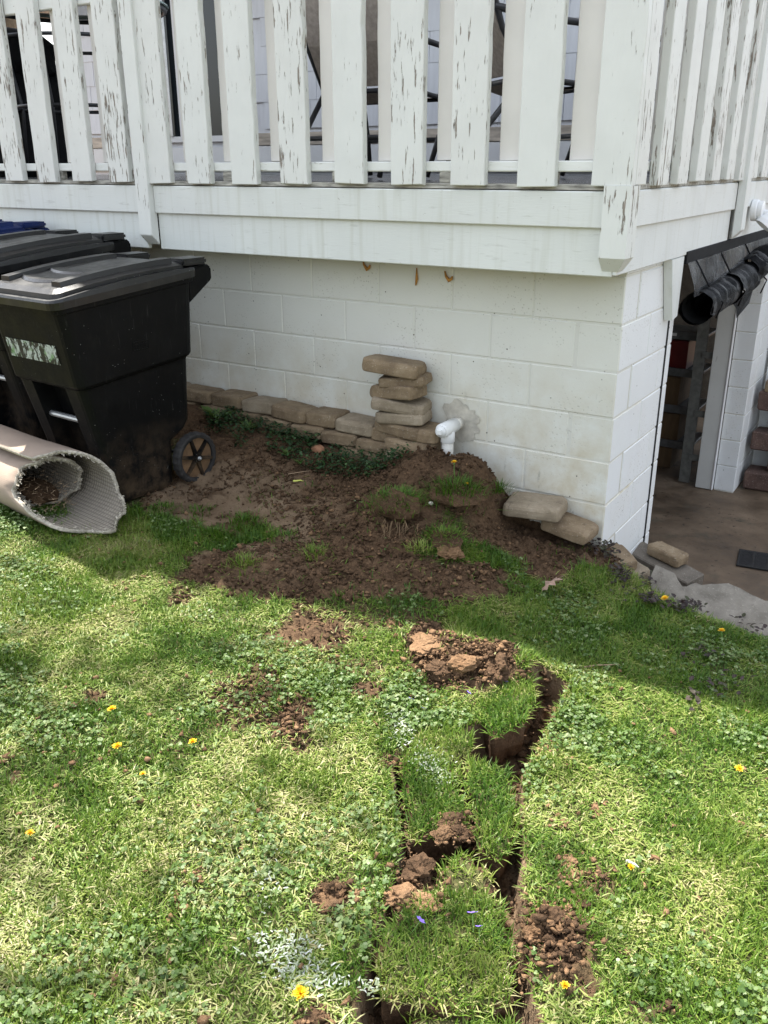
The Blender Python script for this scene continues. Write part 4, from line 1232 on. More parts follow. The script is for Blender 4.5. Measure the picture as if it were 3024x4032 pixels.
# ================================================================== DECK FURNITURE (seen through the railing)
def patio_chair(label, x, y, rz, back=M_SLING):
    t = thing('patio_chair', label, 'chair', (x, y, 1.579), (0, 0, R(rz)), 'patio chairs on the deck')
    for s in (-1, 1):
        xx = s * .27
        put('side_frame', tube_me([(xx, -.32, .012), (xx, -.30, .20), (xx, -.26, .40), (xx, .10, .43), (xx, .22, .62), (xx, .32, .90), (xx, .36, 1.08)], .014, 8), M_DARKMETAL, t, smooth=True)
        put('rear_leg', tube_me([(xx, .10, .43), (xx, .30, .20), (xx, .36, .012)], .014, 8), M_DARKMETAL, t, smooth=True)
        put('arm_rest', tube_me([(xx, .26, .70), (xx + s * .03, .05, .66), (xx + s * .03, -.26, .64), (xx, -.29, .40)], .016, 8), M_DARKMETAL, t, smooth=True)
    for z, yy in ((.40, -.26), (.43, .10), (1.06, .355), (.20, -.30), (.2, .30)):
        put('cross_tube', tube_me([(-.27, yy, z), (.27, yy, z)], .012, 8), M_DARKMETAL, t, smooth=True)
    put('seat', me_pd([(-.26, -.25, .41), (.26, -.25, .41), (.26, -.06, .39), (-.26, -.06, .39), (.26, .10, .435), (-.26, .10, .435),
                       (-.26, -.25, .40), (.26, -.25, .40), (.26, -.06, .38), (-.26, -.06, .38), (.26, .10, .425), (-.26, .10, .425)],
                      [(0, 1, 2, 3), (3, 2, 4, 5), (6, 9, 8, 7), (9, 11, 10, 8), (0, 6, 7, 1), (5, 4, 10, 11)]), back, t)
    put('backrest', me_pd([(-.26, .11, .45), (.26, .11, .45), (.26, .225, .64), (-.26, .225, .64), (.26, .325, .91), (-.26, .325, .91), (.26, .352, 1.05), (-.26, .352, 1.05),
                           (-.26, .125, .45), (.26, .125, .45), (.26, .24, .64), (-.26, .24, .64), (.26, .34, .91), (-.26, .34, .91), (.26, .367, 1.05), (-.26, .367, 1.05)],
                          [(0, 1, 2, 3), (3, 2, 4, 5), (5, 4, 6, 7), (8, 11, 10, 9), (11, 13, 12, 10), (13, 15, 14, 12), (7, 6, 14, 15)]), back, t)
    return t
patio_chair('beige sling patio chair behind the middle of the front railing', -1.66, .66, 178, M_CUSHION)
patio_chair('grey patio chair near the front corner of the railing', -.78, .55, 140, M_CUSHION)
patio_chair('dark patio chair behind the side railing', -.45, 1.5, 90, M_BLACK)
table = thing('patio_table', 'round glass patio table with dark tubular legs at the left of the deck', 'table', (-3.95, .62, 1.579), (0, 0, 0))
TH = .30
put('glass_top', lathe_me([(.60, .715 + TH), (.61, .718 + TH), (.61, .726 + TH), (.60, .729 + TH)], 40), M_GLASST, table)
put('top_ring', tube_me([(.585 * math.cos(a), .585 * math.sin(a), .70 + TH) for a in np.linspace(0, 2 * PI, 41)], .014, 8, False), M_DARKMETAL, table, smooth=True)
for k in range(4):
    a = R(25 + 90 * k); c, s = math.cos(a), math.sin(a)
    put('leg', tube_me([(.56 * c, .56 * s, .70 + TH), (.50 * c, .50 * s, .55 + TH), (.42 * c, .42 * s, .42), (.45 * c, .45 * s, .012)], .016, 8), M_DARKMETAL, table, smooth=True)
for z, r in ((.80, .51), (.42, .42)):
    put('stretcher_ring', tube_me([(r * math.cos(a), r * math.sin(a), z) for a in np.linspace(0, 2 * PI, 33)], .011, 8, False), M_DARKMETAL, table, smooth=True)
gr = thing('covered_grill', 'black fabric cover draped over a grill at the far left of the deck', 'grill', (-4.75, .55, 1.579))
bm = bmesh.new(); bmesh.ops.create_cube(bm, size=1); bmesh.ops.subdivide_edges(bm, edges=bm.edges[:], cuts=9, use_grid_fill=True)
for v in bm.verts:
    f = float(fbm(v.co.x * 6, v.co.y * 6 + v.co.z * 3, 1.3, 3)) - .5
    k = 1 + .10 * (.5 - v.co.z) + f * .16
    v.co = Vector((v.co.x * .75 * k, v.co.y * .5 * k, (v.co.z + .5) * .95 - .12 * (abs(v.co.x) * 2) ** 3 * (v.co.z > .3)))
put('cover', me_from(bm), M_BLACK, gr, smooth=True)
put('strap', tube_me([(-.40, -.27, .25), (.40, -.27, .25)], .012, 6), M_DARKMETAL, gr)

# ================================================================== TREES
def make_tree(label, base, h, trunk_r, crown_c, crown_r, nleaf, lean, seed, leaf=.09, limbs=14, clumpn=40):
    r = random.Random(seed); g = np.random.default_rng(seed)
    t = thing('tree', label, 'tree', base)
    cc = Vector(crown_c) - Vector(base)
    pts = [Vector((0, 0, -.6)), Vector((.02, 0, h * .3)), Vector((lean[0] * .5, lean[1] * .5, h * .6)), Vector((lean[0], lean[1], h * .82)), cc * .98 + Vector((0, 0, .2))]
    tm = tube_me(pts, [trunk_r * 1.25, trunk_r, trunk_r * .8, trunk_r * .55, trunk_r * .2], 12)
    put('trunk', tm, M_BARK, t, smooth=True)
    tips = []
    for k in range(limbs):
        a = pts[2].lerp(pts[4], r.uniform(0, .85))
        d = Vector((r.gauss(0, 1), r.gauss(0, 1), r.uniform(-.2, .9))).normalized()
        e = cc + Vector((d.x * crown_r[0], d.y * crown_r[1], d.z * crown_r[2])) * r.uniform(.55, .95)
        m = a.lerp(e, .5) + Vector((0, 0, .25))
        put('limb', tube_me([a, m, e], [trunk_r * .32, trunk_r * .17, .012], 7), M_BARK, t, smooth=True)
        tips += [m.lerp(e, q) for q in (.3, .6, 1)]
    for k in range(clumpn):
        d = Vector((r.gauss(0, 1), r.gauss(0, 1), r.gauss(0, 1))).normalized() * r.uniform(.35, 1)
        tips.append(cc + Vector((d.x * crown_r[0], d.y * crown_r[1], d.z * crown_r[2])))
    tips = np.array([tuple(p) for p in tips])
    ci = g.integers(0, len(tips), nleaf)
    P = tips[ci] + g.normal(0, .20, (nleaf, 3)) * np.array([1.2, 1.2, .8])
    A = g.normal(0, 1, (nleaf, 3)); A /= np.linalg.norm(A, axis=1)[:, None]
    B = np.cross(A, g.normal(0, 1, (nleaf, 3))); B /= np.linalg.norm(B, axis=1)[:, None]
    s = leaf * g.uniform(.6, 1.2, (nleaf, 1))
    Vv = np.stack([P - A * s * .5, P + B * s * .3, P + A * s * .5, P - B * s * .3], 1).reshape(-1, 3)
    q = np.arange(nleaf * 4).reshape(-1, 4)
    tag(put('crown', me_np(Vv, q, None, {'tint': np.repeat(g.random(nleaf), 4)}), M_LEAF, t), kind='stuff')
    return t
hx = PY(235, 400, 2.56)[0]
make_tree('rough barked tree standing beyond the left end of the deck', (-8.6, 3.6, -.4), 7, .20, (-8.2, 3.2, 7.4), (2.4, 2.4, 1.8), 9000, (.2, -.2), 3, .11)
TREE2 = make_tree('sparse young tree left of the lawn, outside the picture, dappling the grass', (-5.6, -2.6, .2), 6, .14, (-3.9, -1.9, 7.0), (2.3, 2.2, 1.5), 3000, (.9, .4), 8, .11, 14, 20)

# ================================================================== GRASS AND PLANTS
def project(P):
    d = P - CAM; z = d @ FWD
    return (d @ RIGHT) / z * 3473.42 + 1512, 2016 - (d @ UP) / z * 3473.42, z
def blades(P, L, Wd, ang, lean, tint, curl=.35):
    n = len(P)
    dx = np.cos(ang); dy = np.sin(ang)
    side = np.stack([-dy, dx, np.zeros(n)], 1)
    out = np.stack([dx, dy, np.zeros(n)], 1)
    cl, sl = np.cos(lean), np.sin(lean)
    cl2, sl2 = np.cos(np.minimum(lean + curl, 1.62)), np.sin(np.minimum(lean + curl, 1.62))
    up = np.array([0, 0, 1.0])
    m = P + (out * sl[:, None] + up * cl[:, None]) * (L * .55)[:, None]
    tip = m + (out * sl2[:, None] + up * cl2[:, None]) * (L * .45)[:, None]
    w = side * (Wd * .5)[:, None]
    V = np.stack([P - w, P + w, m + w * .85, m - w * .85, tip], 1).reshape(-1, 3)
    b = np.arange(n)[:, None] * 5
    quads = b + np.array([[0, 1, 2, 3]]); tris = b + np.array([[3, 2, 4]])
    return me_np(V, quads, tris, {'tint': np.repeat(np.clip(tint, 0, 1), 5)})
PATCH = GP([(780, 2090), (1010, 2085), (1080, 2140), (900, 2190), (760, 2190)])
def grass_field(N, x0, x1, y0, y1):
    x = rng.uniform(x0, x1, N); y = rng.uniform(y0, y1, N)
    P = np.stack([x, y, base_h(x, y)], 1)
    u, v, zz = project(P)
    k = (zz > .3) & (u > -420) & (u < 3444) & (v > 1500) & (v < 4500)
    x, y = x[k], y[k]
    s = soil_mask(x, y)
    td_ = polydist(x, y, TRENCH)
    e = edge_d(x, y)
    keep = rng.random(len(x)) > np.clip(s * 1.25, 0, .985)
    keep &= (td_ < -.004) & (e < .03 + .05 * rng.random(len(x)))
    wallside = (x < -.2) & (y > -.55 + .35 * (fbm(x, y, 6, 2, 5) - .5))
    keep &= ~wallside
    keep &= ~((x < .02) & (y > -.02))
    keep &= ~((x < -1.86) & (y > -1.16))
    keep &= ~((x < -1.55) & (x > -1.9) & (y > -1.08))
    dens = .55 + .45 * ss((fbm(x, y, 5, 3, 15) - .30) / .25)
    keep &= rng.random(len(x)) < dens
    x, y = x[keep], y[keep]
    return x, y
gx_, gy_ = grass_field(720000, -2.9, 1.75, -3.1, .2)
n = len(gx_)
gz_ = terrain(gx_, gy_) - .004
patch = fbm(gx_, gy_, 2.2, 3, 25); patch2 = fbm(gx_, gy_, 7, 3, 35)
flat = rng.random(n) < np.clip(.30 + 1.5 * (patch2 - .45), .10, .65)
L = rng.uniform(.016, .042, n) * (.6 + 1.0 * patch); L[flat] *= rng.uniform(.5, 1.0, flat.sum())
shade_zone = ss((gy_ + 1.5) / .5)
L *= 1 + .25 * shade_zone
Wd = rng.uniform(.0022, .0044, n)
lean = np.abs(rng.normal(.62, .38, n)); lean[flat] = rng.uniform(1.15, 1.55, flat.sum())
tint = .29 + .45 * (patch - .5) + .50 * (patch2 - .45) + rng.normal(.05, .11, n)
tint[flat] += rng.uniform(.05, .36, flat.sum()) + (rng.random(flat.sum()) < .12) * .25
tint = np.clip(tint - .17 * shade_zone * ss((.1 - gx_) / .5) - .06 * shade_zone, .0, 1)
P = np.stack([gx_, gy_, gz_ + np.where(flat, rng.uniform(.004, .016, n), 0)], 1)
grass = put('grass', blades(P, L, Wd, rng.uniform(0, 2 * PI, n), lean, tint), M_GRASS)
tag(grass, 'short uneven lawn grass with pale dry clippings', 'grass', kind='stuff')
# clover and other round leaves low in the lawn
def leaf_discs(P, rad, tint, tilt=.45, m=3, sep=.9):
    n = len(P); V = []; T = []
    for j in range(m):
        a = rng.uniform(0, 2 * PI, n) if m == 1 else np.arange(n) * 1.7 + 2 * PI * j / m
        c = P + np.stack([np.cos(a), np.sin(a), np.zeros(n)], 1) * (rad * sep * (m > 1))[:, None]
        nx = rng.normal(0, tilt, n); ny = rng.normal(0, tilt, n)
        t1 = np.stack([np.ones(n), np.zeros(n), -nx], 1); t1 /= np.linalg.norm(t1, axis=1)[:, None]
        t2 = np.stack([np.zeros(n), np.ones(n), -ny], 1); t2 /= np.linalg.norm(t2, axis=1)[:, None]
        ring = [c + (t1 * math.cos(b) + t2 * math.sin(b)) * rad[:, None] for b in np.arange(6) * PI / 3]
        V.append(np.stack(ring, 1)); T.append(np.repeat(tint + rng.normal(0, .06, n), 6))
    V = np.concatenate(V, 0); k = len(V); b = np.arange(k)[:, None] * 6
    quads = np.concatenate([b + np.array([[0, 1, 2, 3]]), b + np.array([[0, 3, 4, 5]])], 0)
    return me_np(V.reshape(-1, 3), quads, None, {'tint': np.clip(np.concatenate(T), 0, 1)})
cx_, cy_ = grass_field(80000, -2.6, 1.75, -3.1, .1)
k = fbm(cx_, cy_, 4, 3, 45) + rng.normal(0, .06, len(cx_)) > .53 + .12 * ss((cy_ + 1.6) / .4)
cx_, cy_ = cx_[k], cy_[k]; n = len(cx_)
P = np.stack([cx_, cy_, terrain(cx_, cy_) + rng.uniform(.010, .030, n)], 1)
clover = put('clover', leaf_discs(P, rng.uniform(.0026, .0058, n), rng.uniform(.05, .8, n)), M_CLOVER)
tag(clover, 'clover and small round weed leaves among the lawn grass', 'clover', kind='stuff')
# survey paint on the grass
pw = []
for u, v, ru, rv, m in ((1570, 2850, 45, 40, 160), (1590, 2900, 40, 60, 200), (1690, 3000, 70, 50, 260), (1740, 3075, 45, 30, 130), (1120, 3740, 130, 70, 420), (1190, 3830, 90, 60, 300),
                        (1260, 3880, 90, 40, 200), (1470, 3900, 40, 30, 60), (1050, 3480, 60, 140, 140)):
    k = int(m * .42)
    pw += list(GV(u + rng.normal(0, ru * .62, k), v + rng.normal(0, rv * .62, k))[:, :2])
pw = np.array(pw); n = len(pw)
P = np.stack([pw[:, 0], pw[:, 1], base_h(pw[:, 0], pw[:, 1]) + .014], 1)
wg = put('painted_grass', blades(P, rng.uniform(.007, .018, n), rng.uniform(.003, .0055, n), rng.uniform(0, 2 * PI, n), rng.uniform(.9, 1.5, n), rng.random(n) ** .7), M_WHITEGRASS)
tag(wg, 'grass blades marked with white survey paint along the trench', 'grass', kind='stuff')

# sod slabs cut and lifted along the trench
def sod(label, px, raise_, tilt, thick=.085, dens=22000, tint0=.24, gl=(.022, .048), grassy=1.0, ex=.003):
    pl = [Vector((*G0(u, v)[:2], 0)) for u, v in px]
    c = sum(pl, Vector()) / len(pl)
    ring = []
    for i in range(len(pl)):
        a, b = pl[i], pl[(i + 1) % len(pl)]
        m = max(2, int((b - a).length / .018))
        for k in range(m):
            p = a.lerp(b, k / m); nrm = (p - c).normalized()
            p = p + nrm * ((float(fbm(p.x, p.y, 30, 2, 13)) - .5) * .045 + ex)
            ring.append(p)
    zt = lambda p: float(base_h(p.x, p.y)) + raise_ + tilt[0] * (p.x - c.x) + tilt[1] * (p.y - c.y) + .012 * (float(fbm(p.x, p.y, 18, 2, 3)) - .5)
    base = Vector((c.x, c.y, zt(c) - thick))
    t = thing('sod_slab', label, 'sod', base, group='sod slabs lifted along the trench')
    V = []; n = len(ring)
    for f, off in ((0, -.020), (.10, 0.0), (.6, -.004), (1, -.016)):
        for p in ring:
            nrm = (p - c).normalized(); j = random.uniform(-.009, .007)
            V.append(Vector((p.x, p.y, zt(p) - f * thick - (.006 if f == .10 else 0) * random.random())) + nrm * (off + j) - base)
    V.append(Vector((c.x, c.y, zt(c) + .004)) - base); V.append(Vector((c.x, c.y, zt(c) - thick)) - base)
    F = [(i * n + k, i * n + (k + 1) % n, (i + 1) * n + (k + 1) % n, (i + 1) * n + k) for i in range(3) for k in range(n)]
    F = [f[::-1] for f in F]
    nside = len(F)
    for k in range(n): F.append((4 * n, k, (k + 1) % n)); F.append((4 * n + 1, 3 * n + (k + 1) % n, 3 * n + k))
    me = me_pd(V, F); me.materials.append(M_SOIL); me.materials.append(M_GROUND)
    for i, pgn in enumerate(me.polygons): pgn.material_index = 1 if (i >= nside and (i - nside) % 2 == 0) else 0
    put('soil_body', me, None, t)
    xs = np.array([p.x for p in ring]); ys_ = np.array([p.y for p in ring])
    area = (xs.max() - xs.min()) * (ys_.max() - ys_.min()); N = int(area * dens * 1.6)
    X = rng.uniform(xs.min(), xs.max(), N); Y = rng.uniform(ys_.min(), ys_.max(), N)
    k = polydist(X, Y, [(p.x, p.y) for p in ring]) > -.003
    k &= fbm(X, Y, 12, 2, 91) + rng.random(N) * .3 < .45 + .5 * grassy
    X, Y = X[k], Y[k]; N = len(X)
    dd = polydist(X, Y, [(p.x, p.y) for p in ring])
    Zt = -.010 * (1 - ss(dd / .02)) + base_h(X, Y) + raise_ + tilt[0] * (X - c.x) + tilt[1] * (Y - c.y)
    ang = rng.uniform(0, 2 * PI, N)
    flat = rng.random(N) < .30
    ln = np.where(flat, rng.uniform(1.1, 1.5, N), np.abs(rng.normal(.5, .3, N)))
    tn = tint0 + .7 * (fbm(X, Y, 8, 2, 4) - .45) + rng.normal(.05, .14, N) + np.where(flat, .28, 0)
    g = put('grass', blades(np.stack([X, Y, Zt], 1) - np.array(base), rng.uniform(gl[0], gl[1], N), rng.uniform(.0025, .0042, N), ang, ln, tn), M_GRASS, t)
    tag(g, kind='stuff')
    return t
sod('grassy sod slab at the top of the trench marked with white paint', [(1600, 2970), (1640, 2900), (1740, 2860), (1840, 2890), (1860, 2950), (1800, 2990), (1805, 3140), (1860, 3230), (1720, 3300), (1620, 3290), (1600, 3130)], .002, (.02, .02), .10)
sod('grassy sod slab right of the white painted one, beside a narrow gap', [(1838, 3010), (1900, 3030), (2000, 3040), (2012, 3120), (2035, 3280), (1965, 3370), (1890, 3340), (1870, 3220), (1845, 3150)], .006, (-.06, .03), .10, tint0=.18)
sod('sod flap folded up at the top right of the trench, roots showing', [(1880, 2745), (1960, 2690), (2080, 2690), (2100, 2780), (2050, 2900), (1930, 2910)], .022, (.30, .06), .12, tint0=.18, gl=(.03, .05))
sod('long grassed sod slab nearest the camera with violets on it', [(1500, 3700), (1570, 3620), (1640, 3550), (1800, 3540), (1925, 3520), (1980, 3580), (2005, 3680), (2010, 3840), (2020, 3950), (1900, 3960), (1700, 3940), (1500, 3930)], .004, (-.03, .03), .11, tint0=.26, gl=(.018, .05))
sod('clover covered sod slab below the crumbled soil in the trench', [(1720, 3420), (1830, 3360), (1935, 3420), (1925, 3500), (1830, 3520), (1740, 3530)], -.008, (-.04, .05), .08, tint0=.28, gl=(.02, .04), grassy=.6)
sod('low sod slab at the bottom edge of the picture', [(1560, 3990), (1750, 3960), (2040, 3990), (2080, 4200), (1700, 4250)], -.03, (0, .03), .08, tint0=.2, gl=(.02, .05), grassy=.5)

# ------------------------------------------------------------------ soil crumbs
def crumbs(Pc, S, mats, name, label, cat):
    """many small angular lumps in one mesh"""
    ico = bmesh.new(); bmesh.ops.create_icosphere(ico, subdivisions=1, radius=1)
    iv = np.array([tuple(v.co) for v in ico.verts]); it = np.array([[v.index for v in f.verts] for f in ico.faces]); ico.free()
    n = len(Pc); K = len(iv)
    d = iv[None] * np.clip(1 + rng.normal(0, .40, (n, K, 1)), .3, 2)
    sc = S[:, None, None] * rng.uniform(.45, 1.35, (n, 1, 3)) * np.array([1, 1, .7])
    an = rng.uniform(0, 2 * PI, n); c, s = np.cos(an), np.sin(an)
    d = d * sc
    X = d[..., 0] * c[:, None] - d[..., 1] * s[:, None]; Y = d[..., 0] * s[:, None] + d[..., 1] * c[:, None]
    V = np.stack([X + Pc[:, None, 0], Y + Pc[:, None, 1], d[..., 2] + Pc[:, None, 2]], -1).reshape(-1, 3)
    T = (np.arange(n)[:, None, None] * K + it[None]).reshape(-1, 3)
    return tag(put(name, me_np(V, None, T), mats), label, cat, kind='stuff')
def soil_points(N, thr=.35, x0=-2.3, x1=1.2, y0=-3.0, y1=.0):
    x = rng.uniform(x0, x1, N); y = rng.uniform(y0, y1, N)
    m = soil_mask(x, y) * (.35 + .9 * ss((fbm(x, y, 9, 2, 19) - .35) / .3))
    m *= 1 - .8 * ss((.52 - np.hypot((x + 1.45) / 1.15, (y + .95) / .6)) / .3)
    m[(x < -1.7) & (y > -.75)] *= .2
    k = (rng.random(N) < m) & (polydist(x, y, TRENCH) < .03)
    k &= ~((y > -.30) & (x < -.95)) & ~((x > -.45) & (x < -.02) & (y > -.22))
    return x[k], y[k]
sx_, sy_ = soil_points(150000)
S = .0018 + .0105 * rng.random(len(sx_)) ** 5
crumbs(np.stack([sx_, sy_, terrain(sx_, sy_) + S * .35], 1), S, M_SOIL, 'soil_crumbs', 'dark brown crumbs of dug soil strewn over the bed and lawn', 'soil')
sx_, sy_ = soil_points(9000)
S = .0022 + .008 * rng.random(len(sx_)) ** 3.5
crumbs(np.stack([sx_, sy_, terrain(sx_, sy_) + S * .4], 1), S, M_CLAY, 'clay_crumbs', 'lighter orange clay crumbs among the dug soil', 'soil')
xa = rng.uniform(-2.0, 1.1, 900); ya = rng.uniform(-2.9, -.9, 900)
k = (polydist(xa, ya, TRENCH) < -.02) & (fbm(xa, ya, 3, 2, 66) > .46)
xa, ya = xa[k], ya[k]; S = .004 + .008 * rng.random(len(xa)) ** 2
crumbs(np.stack([xa, ya, terrain(xa, ya) + .012], 1), S, M_CLAY, 'lawn_crumbs', 'stray clay crumbs scattered over the lawn grass', 'soil')
xt = rng.uniform(0, 1.0, 9000); yt = rng.uniform(-2.9, -1.1, 9000)
k = polydist(xt, yt, TRENCH) > .0
xt, yt = xt[k], yt[k]; S = .004 + .012 * rng.random(len(xt)) ** 3
crumbs(np.stack([xt, yt, terrain(xt, yt) + S * .4], 1), S, M_SOIL, 'trench_crumbs', 'loose soil crumbs in the bottom of the trench', 'soil')

# ------------------------------------------------------------------ single clods
from mathutils import noise as mnoise
def clod_me(w, h, t, seed):
    bm = bmesh.new(); bmesh.ops.create_icosphere(bm, subdivisions=4, radius=1)
    o = Vector((seed * 3.17, seed * 1.3, seed * 7.7))
    for v in bm.verts:
        p = v.co.copy()
        k = 1 + .75 * mnoise.noise(p * 1.15 + o) + .40 * (.3 - abs(mnoise.noise(p * 2.2 + o))) + .22 * mnoise.noise(p * 4.2 + o) + .16 * mnoise.noise(p * 9 + o) + .08 * mnoise.noise(p * 19 + o)
        q = p * k
        v.co = Vector((q.x * w, q.y * h, q.z * t))
    return me_from(bm)
clod_spots = []
def clod(label, u, v, w, h, mat, seed, flat=.6, lift=.3, rough=.35, sub=3):
    p = G(u, v); z = float(terrain(p.x, p.y))
    if polydist(np.array([p.x]), np.array([p.y]), TRENCH)[0] > 0: z = float(base_h(p.x, p.y)) + .01
    w *= .70; h *= .70
    clod_spots.append((p.x, p.y, z, max(w, h)))
    o = put('soil_clod', clod_me(w, h, min(w, h) * flat, seed), mat, None, (p.x, p.y, z + min(w, h) * flat * lift), (0, 0, random.uniform(0, 6)), smooth=False)
    return tag(o, label, 'soil clod', 'clods of dug soil')
clod('broad flat pale clod lying on the grass above the trench', 1680, 2545, .085, .075, M_CLAY, 31, .30)
clod('crumbly orange clod in the middle of the soil heap above the trench', 1830, 2640, .075, .05, M_CLAY, 32, .8)
clod('dark clod at the right end of the soil heap above the trench', 1960, 2640, .075, .055, M_SOIL, 33, .8)
clod('dark clod at the left end of the soil heap above the trench', 1725, 2660, .055, .045, M_SOIL, 34, .8)
clod('dark brown clod on top of the sod strip mid trench', 1775, 3250, .045, .04, M_SOIL, 35, .55, .35)
clod('second brown clod on the sod strip mid trench, lower left', 1740, 3300, .035, .03, M_CLAY, 36, .55, .35)
clod('round brown clod on the sod strip mid trench, at the right', 1815, 3295, .032, .03, M_SOIL, 37, .6, .35)
clod('upright brown clod in the left part of the trench', 1645, 3450, .05, .05, M_SOIL, 38, .65, .2)
clod('pale crumbly clod at the left rim of the trench', 1580, 3540, .05, .04, M_CLAY, 39, .5, .25)
clod('crumbly clod next to the pale one at the trench rim', 1670, 3570, .05, .035, M_CLAY, 40, .45, .25)
clod('big brown clod on the lawn left of the trench', 1300, 3545, .042, .038, M_CLAY, 41, .5)
clod('small brown clod just right of the big one left of the trench', 1395, 3535, .02, .02, M_CLAY, 42, .7)
clod('large reddish brown clod right of the trench', 2170, 3640, .055, .05, M_SOIL, 43, .6)
clod('reddish clod at the lower left of the heap right of the trench', 2110, 3700, .035, .032, M_CLAY, 44, .7)
clod('pale orange flat clod right of the trench', 2245, 3400, .034, .03, M_CLAY, 45, .6)
clod('pale orange broken clod below the flat one right of the trench', 2255, 3455, .026, .024, M_CLAY, 46, .6)
clod('small rounded clod alone on the left lawn', 770, 3455, .022, .02, M_CLAY, 47, .9)
clod('small flat clod below the rounded one on the left lawn', 712, 3570, .02, .014, M_CLAY, 48, .7)
clod('crumbly clod on the right lawn level with the mid trench', 2345, 3190, .03, .02, M_CLAY, 49, .7)
clod('little pale clod on the right lawn under the crumbly one', 2205, 3258, .02, .014, M_CLAY, 50, .7)
clod('dark clod under the uprooted tuft on the mound', 1740, 1945, .055, .045, M_SOIL, 51, .8, .7)
clod('orange brown clod in front of the mound by the green tuft', 1770, 2185, .085, .06, M_CLAY, 52, .55, .4)
clod('dark clod at the front edge of the soil heap', 1380, 2360, .04, .035, M_SOIL, 53, .8)
clod('tan clod on the grass left of the flat pale one', 1540, 2455, .03, .025, M_CLAY, 54, .6)
clod('brown flat clod on the lawn right of the folded sod', 2150, 2940, .045, .03, M_CLAY, 55, .35)
clod('brown clod at the bottom edge of the picture left of the trench', 1240, 4010, .045, .035, M_SOIL, 56, .6)
xc = []
for u, v, ru, rv, n_, hh in ((1860, 2640, 270, 100, 2000, .02), (1690, 2550, 80, 50, 120, .01), (1775, 3270, 80, 60, 260, .02), (1640, 3450, 70, 80, 260, .02), (1620, 3560, 100, 45, 260, .015), (2180, 3690, 170, 210, 1300, .006),
                             (1150, 2850, 100, 150, 420, .006), (980, 2780, 220, 130, 500, .004), (1310, 3530, 80, 60, 160, .008), (1240, 4010, 90, 50, 160, .01), (1700, 2210, 200, 60, 300, .01), (1870, 2320, 140, 40, 260, .008),
                             (2350, 3470, 80, 60, 110, .004), (1560, 3000, 60, 40, 80, .004)):
    a = rng.normal(0, .45, n_); b = rng.normal(0, .45, n_)
    p = GV(u + a * ru, v + b * rv, False); q = np.clip(1 - a * a - b * b, 0, 1)
    ztr = np.where(polydist(p[:, 0], p[:, 1], TRENCH) < 0, terrain(p[:, 0], p[:, 1]), base_h(p[:, 0], p[:, 1]) - .01)
    xc += list(np.stack([p[:, 0], p[:, 1], ztr + .006 + hh * q * rng.random(n_)], 1))
xc = np.array(xc); k = rng.random(len(xc)) < .62
S = .0016 + .0095 * rng.random(len(xc)) ** 4.5
crumbs(xc[k], S[k], M_SOIL, 'heap_crumbs', 'crumbly soil heaped beside and above the trench', 'soil')
crumbs(xc[~k], S[~k], M_CLAY, 'heap_clay_crumbs', 'pale clay crumbs in the heaps beside the trench', 'soil')
xc = []
for (x, y, z, r) in clod_spots:
    for _ in range(26):
        a = random.uniform(0, 2 * PI); d = r * random.uniform(.6, 2.4); xc.append((x + d * math.cos(a), y + d * math.sin(a), z + .012))
xc = np.array(xc); S = .0018 + .007 * rng.random(len(xc)) ** 3.5
crumbs(xc, S, M_CLAY, 'clod_crumbs', 'crumbs broken off the soil clods and lying round them', 'soil')
o = put('rock', rock_me(.038, .03, .028, 3, .1, seed=61), M_REDROCK, None, G(1265, 1775) + Vector((0, -.03, .015)))
tag(o, 'rounded red brown rock beside the leafy ground cover', 'rock')
o = put('pebble', rock_me(.012, .010, .008, 2, .1, seed=62), M_PEBBLE, None, Vector(G(1697, 1998)) + Vector((0, 0, .02)))
tag(o, 'small white pebble on the soil mound', 'pebble')

# ------------------------------------------------------------------ leafy plants
def leaf_mesh(items):
    """items: (base, direction, length, width, tint) -> folded pointed leaves"""
    n = len(items)
    B = np.array([i[0] for i in items], float); D = np.array([i[1] for i in items], float); D /= np.linalg.norm(D, axis=1)[:, None]
    Ln = np.array([i[2] for i in items])[:, None]; Wn = np.array([i[3] for i in items])[:, None]; T = np.array([i[4] for i in items])
    up = np.tile([0, 0, 1.0], (n, 1)); S = np.cross(D, up); S /= (np.linalg.norm(S, axis=1)[:, None] + 1e-9); N = np.cross(S, D)
    droop = -N * Ln * .10
    V = np.stack([B, B + D * Ln * .35 + S * Wn * .5 + N * Wn * .18, B + D * Ln * .72 + S * Wn * .40 + N * Wn * .12 + droop * .4, B + D * Ln + droop,
                  B + D * Ln * .72 - S * Wn * .40 + N * Wn * .12 + droop * .4, B + D * Ln * .35 - S * Wn * .5 + N * Wn * .18, B + D * Ln * .5], 1).reshape(-1, 3)
    b = np.arange(n)[:, None] * 7
    q = np.concatenate([b + np.array([[0, 1, 2, 6]]), b + np.array([[6, 2, 3, 4]]), b + np.array([[0, 6, 4, 5]])], 0)
    return me_np(V, q, None, {'tint': np.clip(np.repeat(T, 7), 0, 1)})
items = []
VP_ = GP([(830, 1640), (900, 1580), (1100, 1640), (1350, 1700), (1500, 1740), (1600, 1770), (1600, 1830), (1450, 1850), (1300, 1820), (1150, 1790), (1050, 1740), (900, 1700)])
vxs = [p[0] for p in VP_]; vys = [p[1] for p in VP_]
X = rng.uniform(-2.1, -.85, 5200); Y = rng.uniform(-.62, -.16, 5200)
front = np.interp(X, [-2.1, -1.7, -1.3, -1.05, -.85], [-.42, -.44, -.50, -.46, -.36]) + .10 * (fbm(X, Y * 0, 9, 2, 7) - .5)
k = (Y > front) & (fbm(X, Y, 8, 2, 57) > .36)
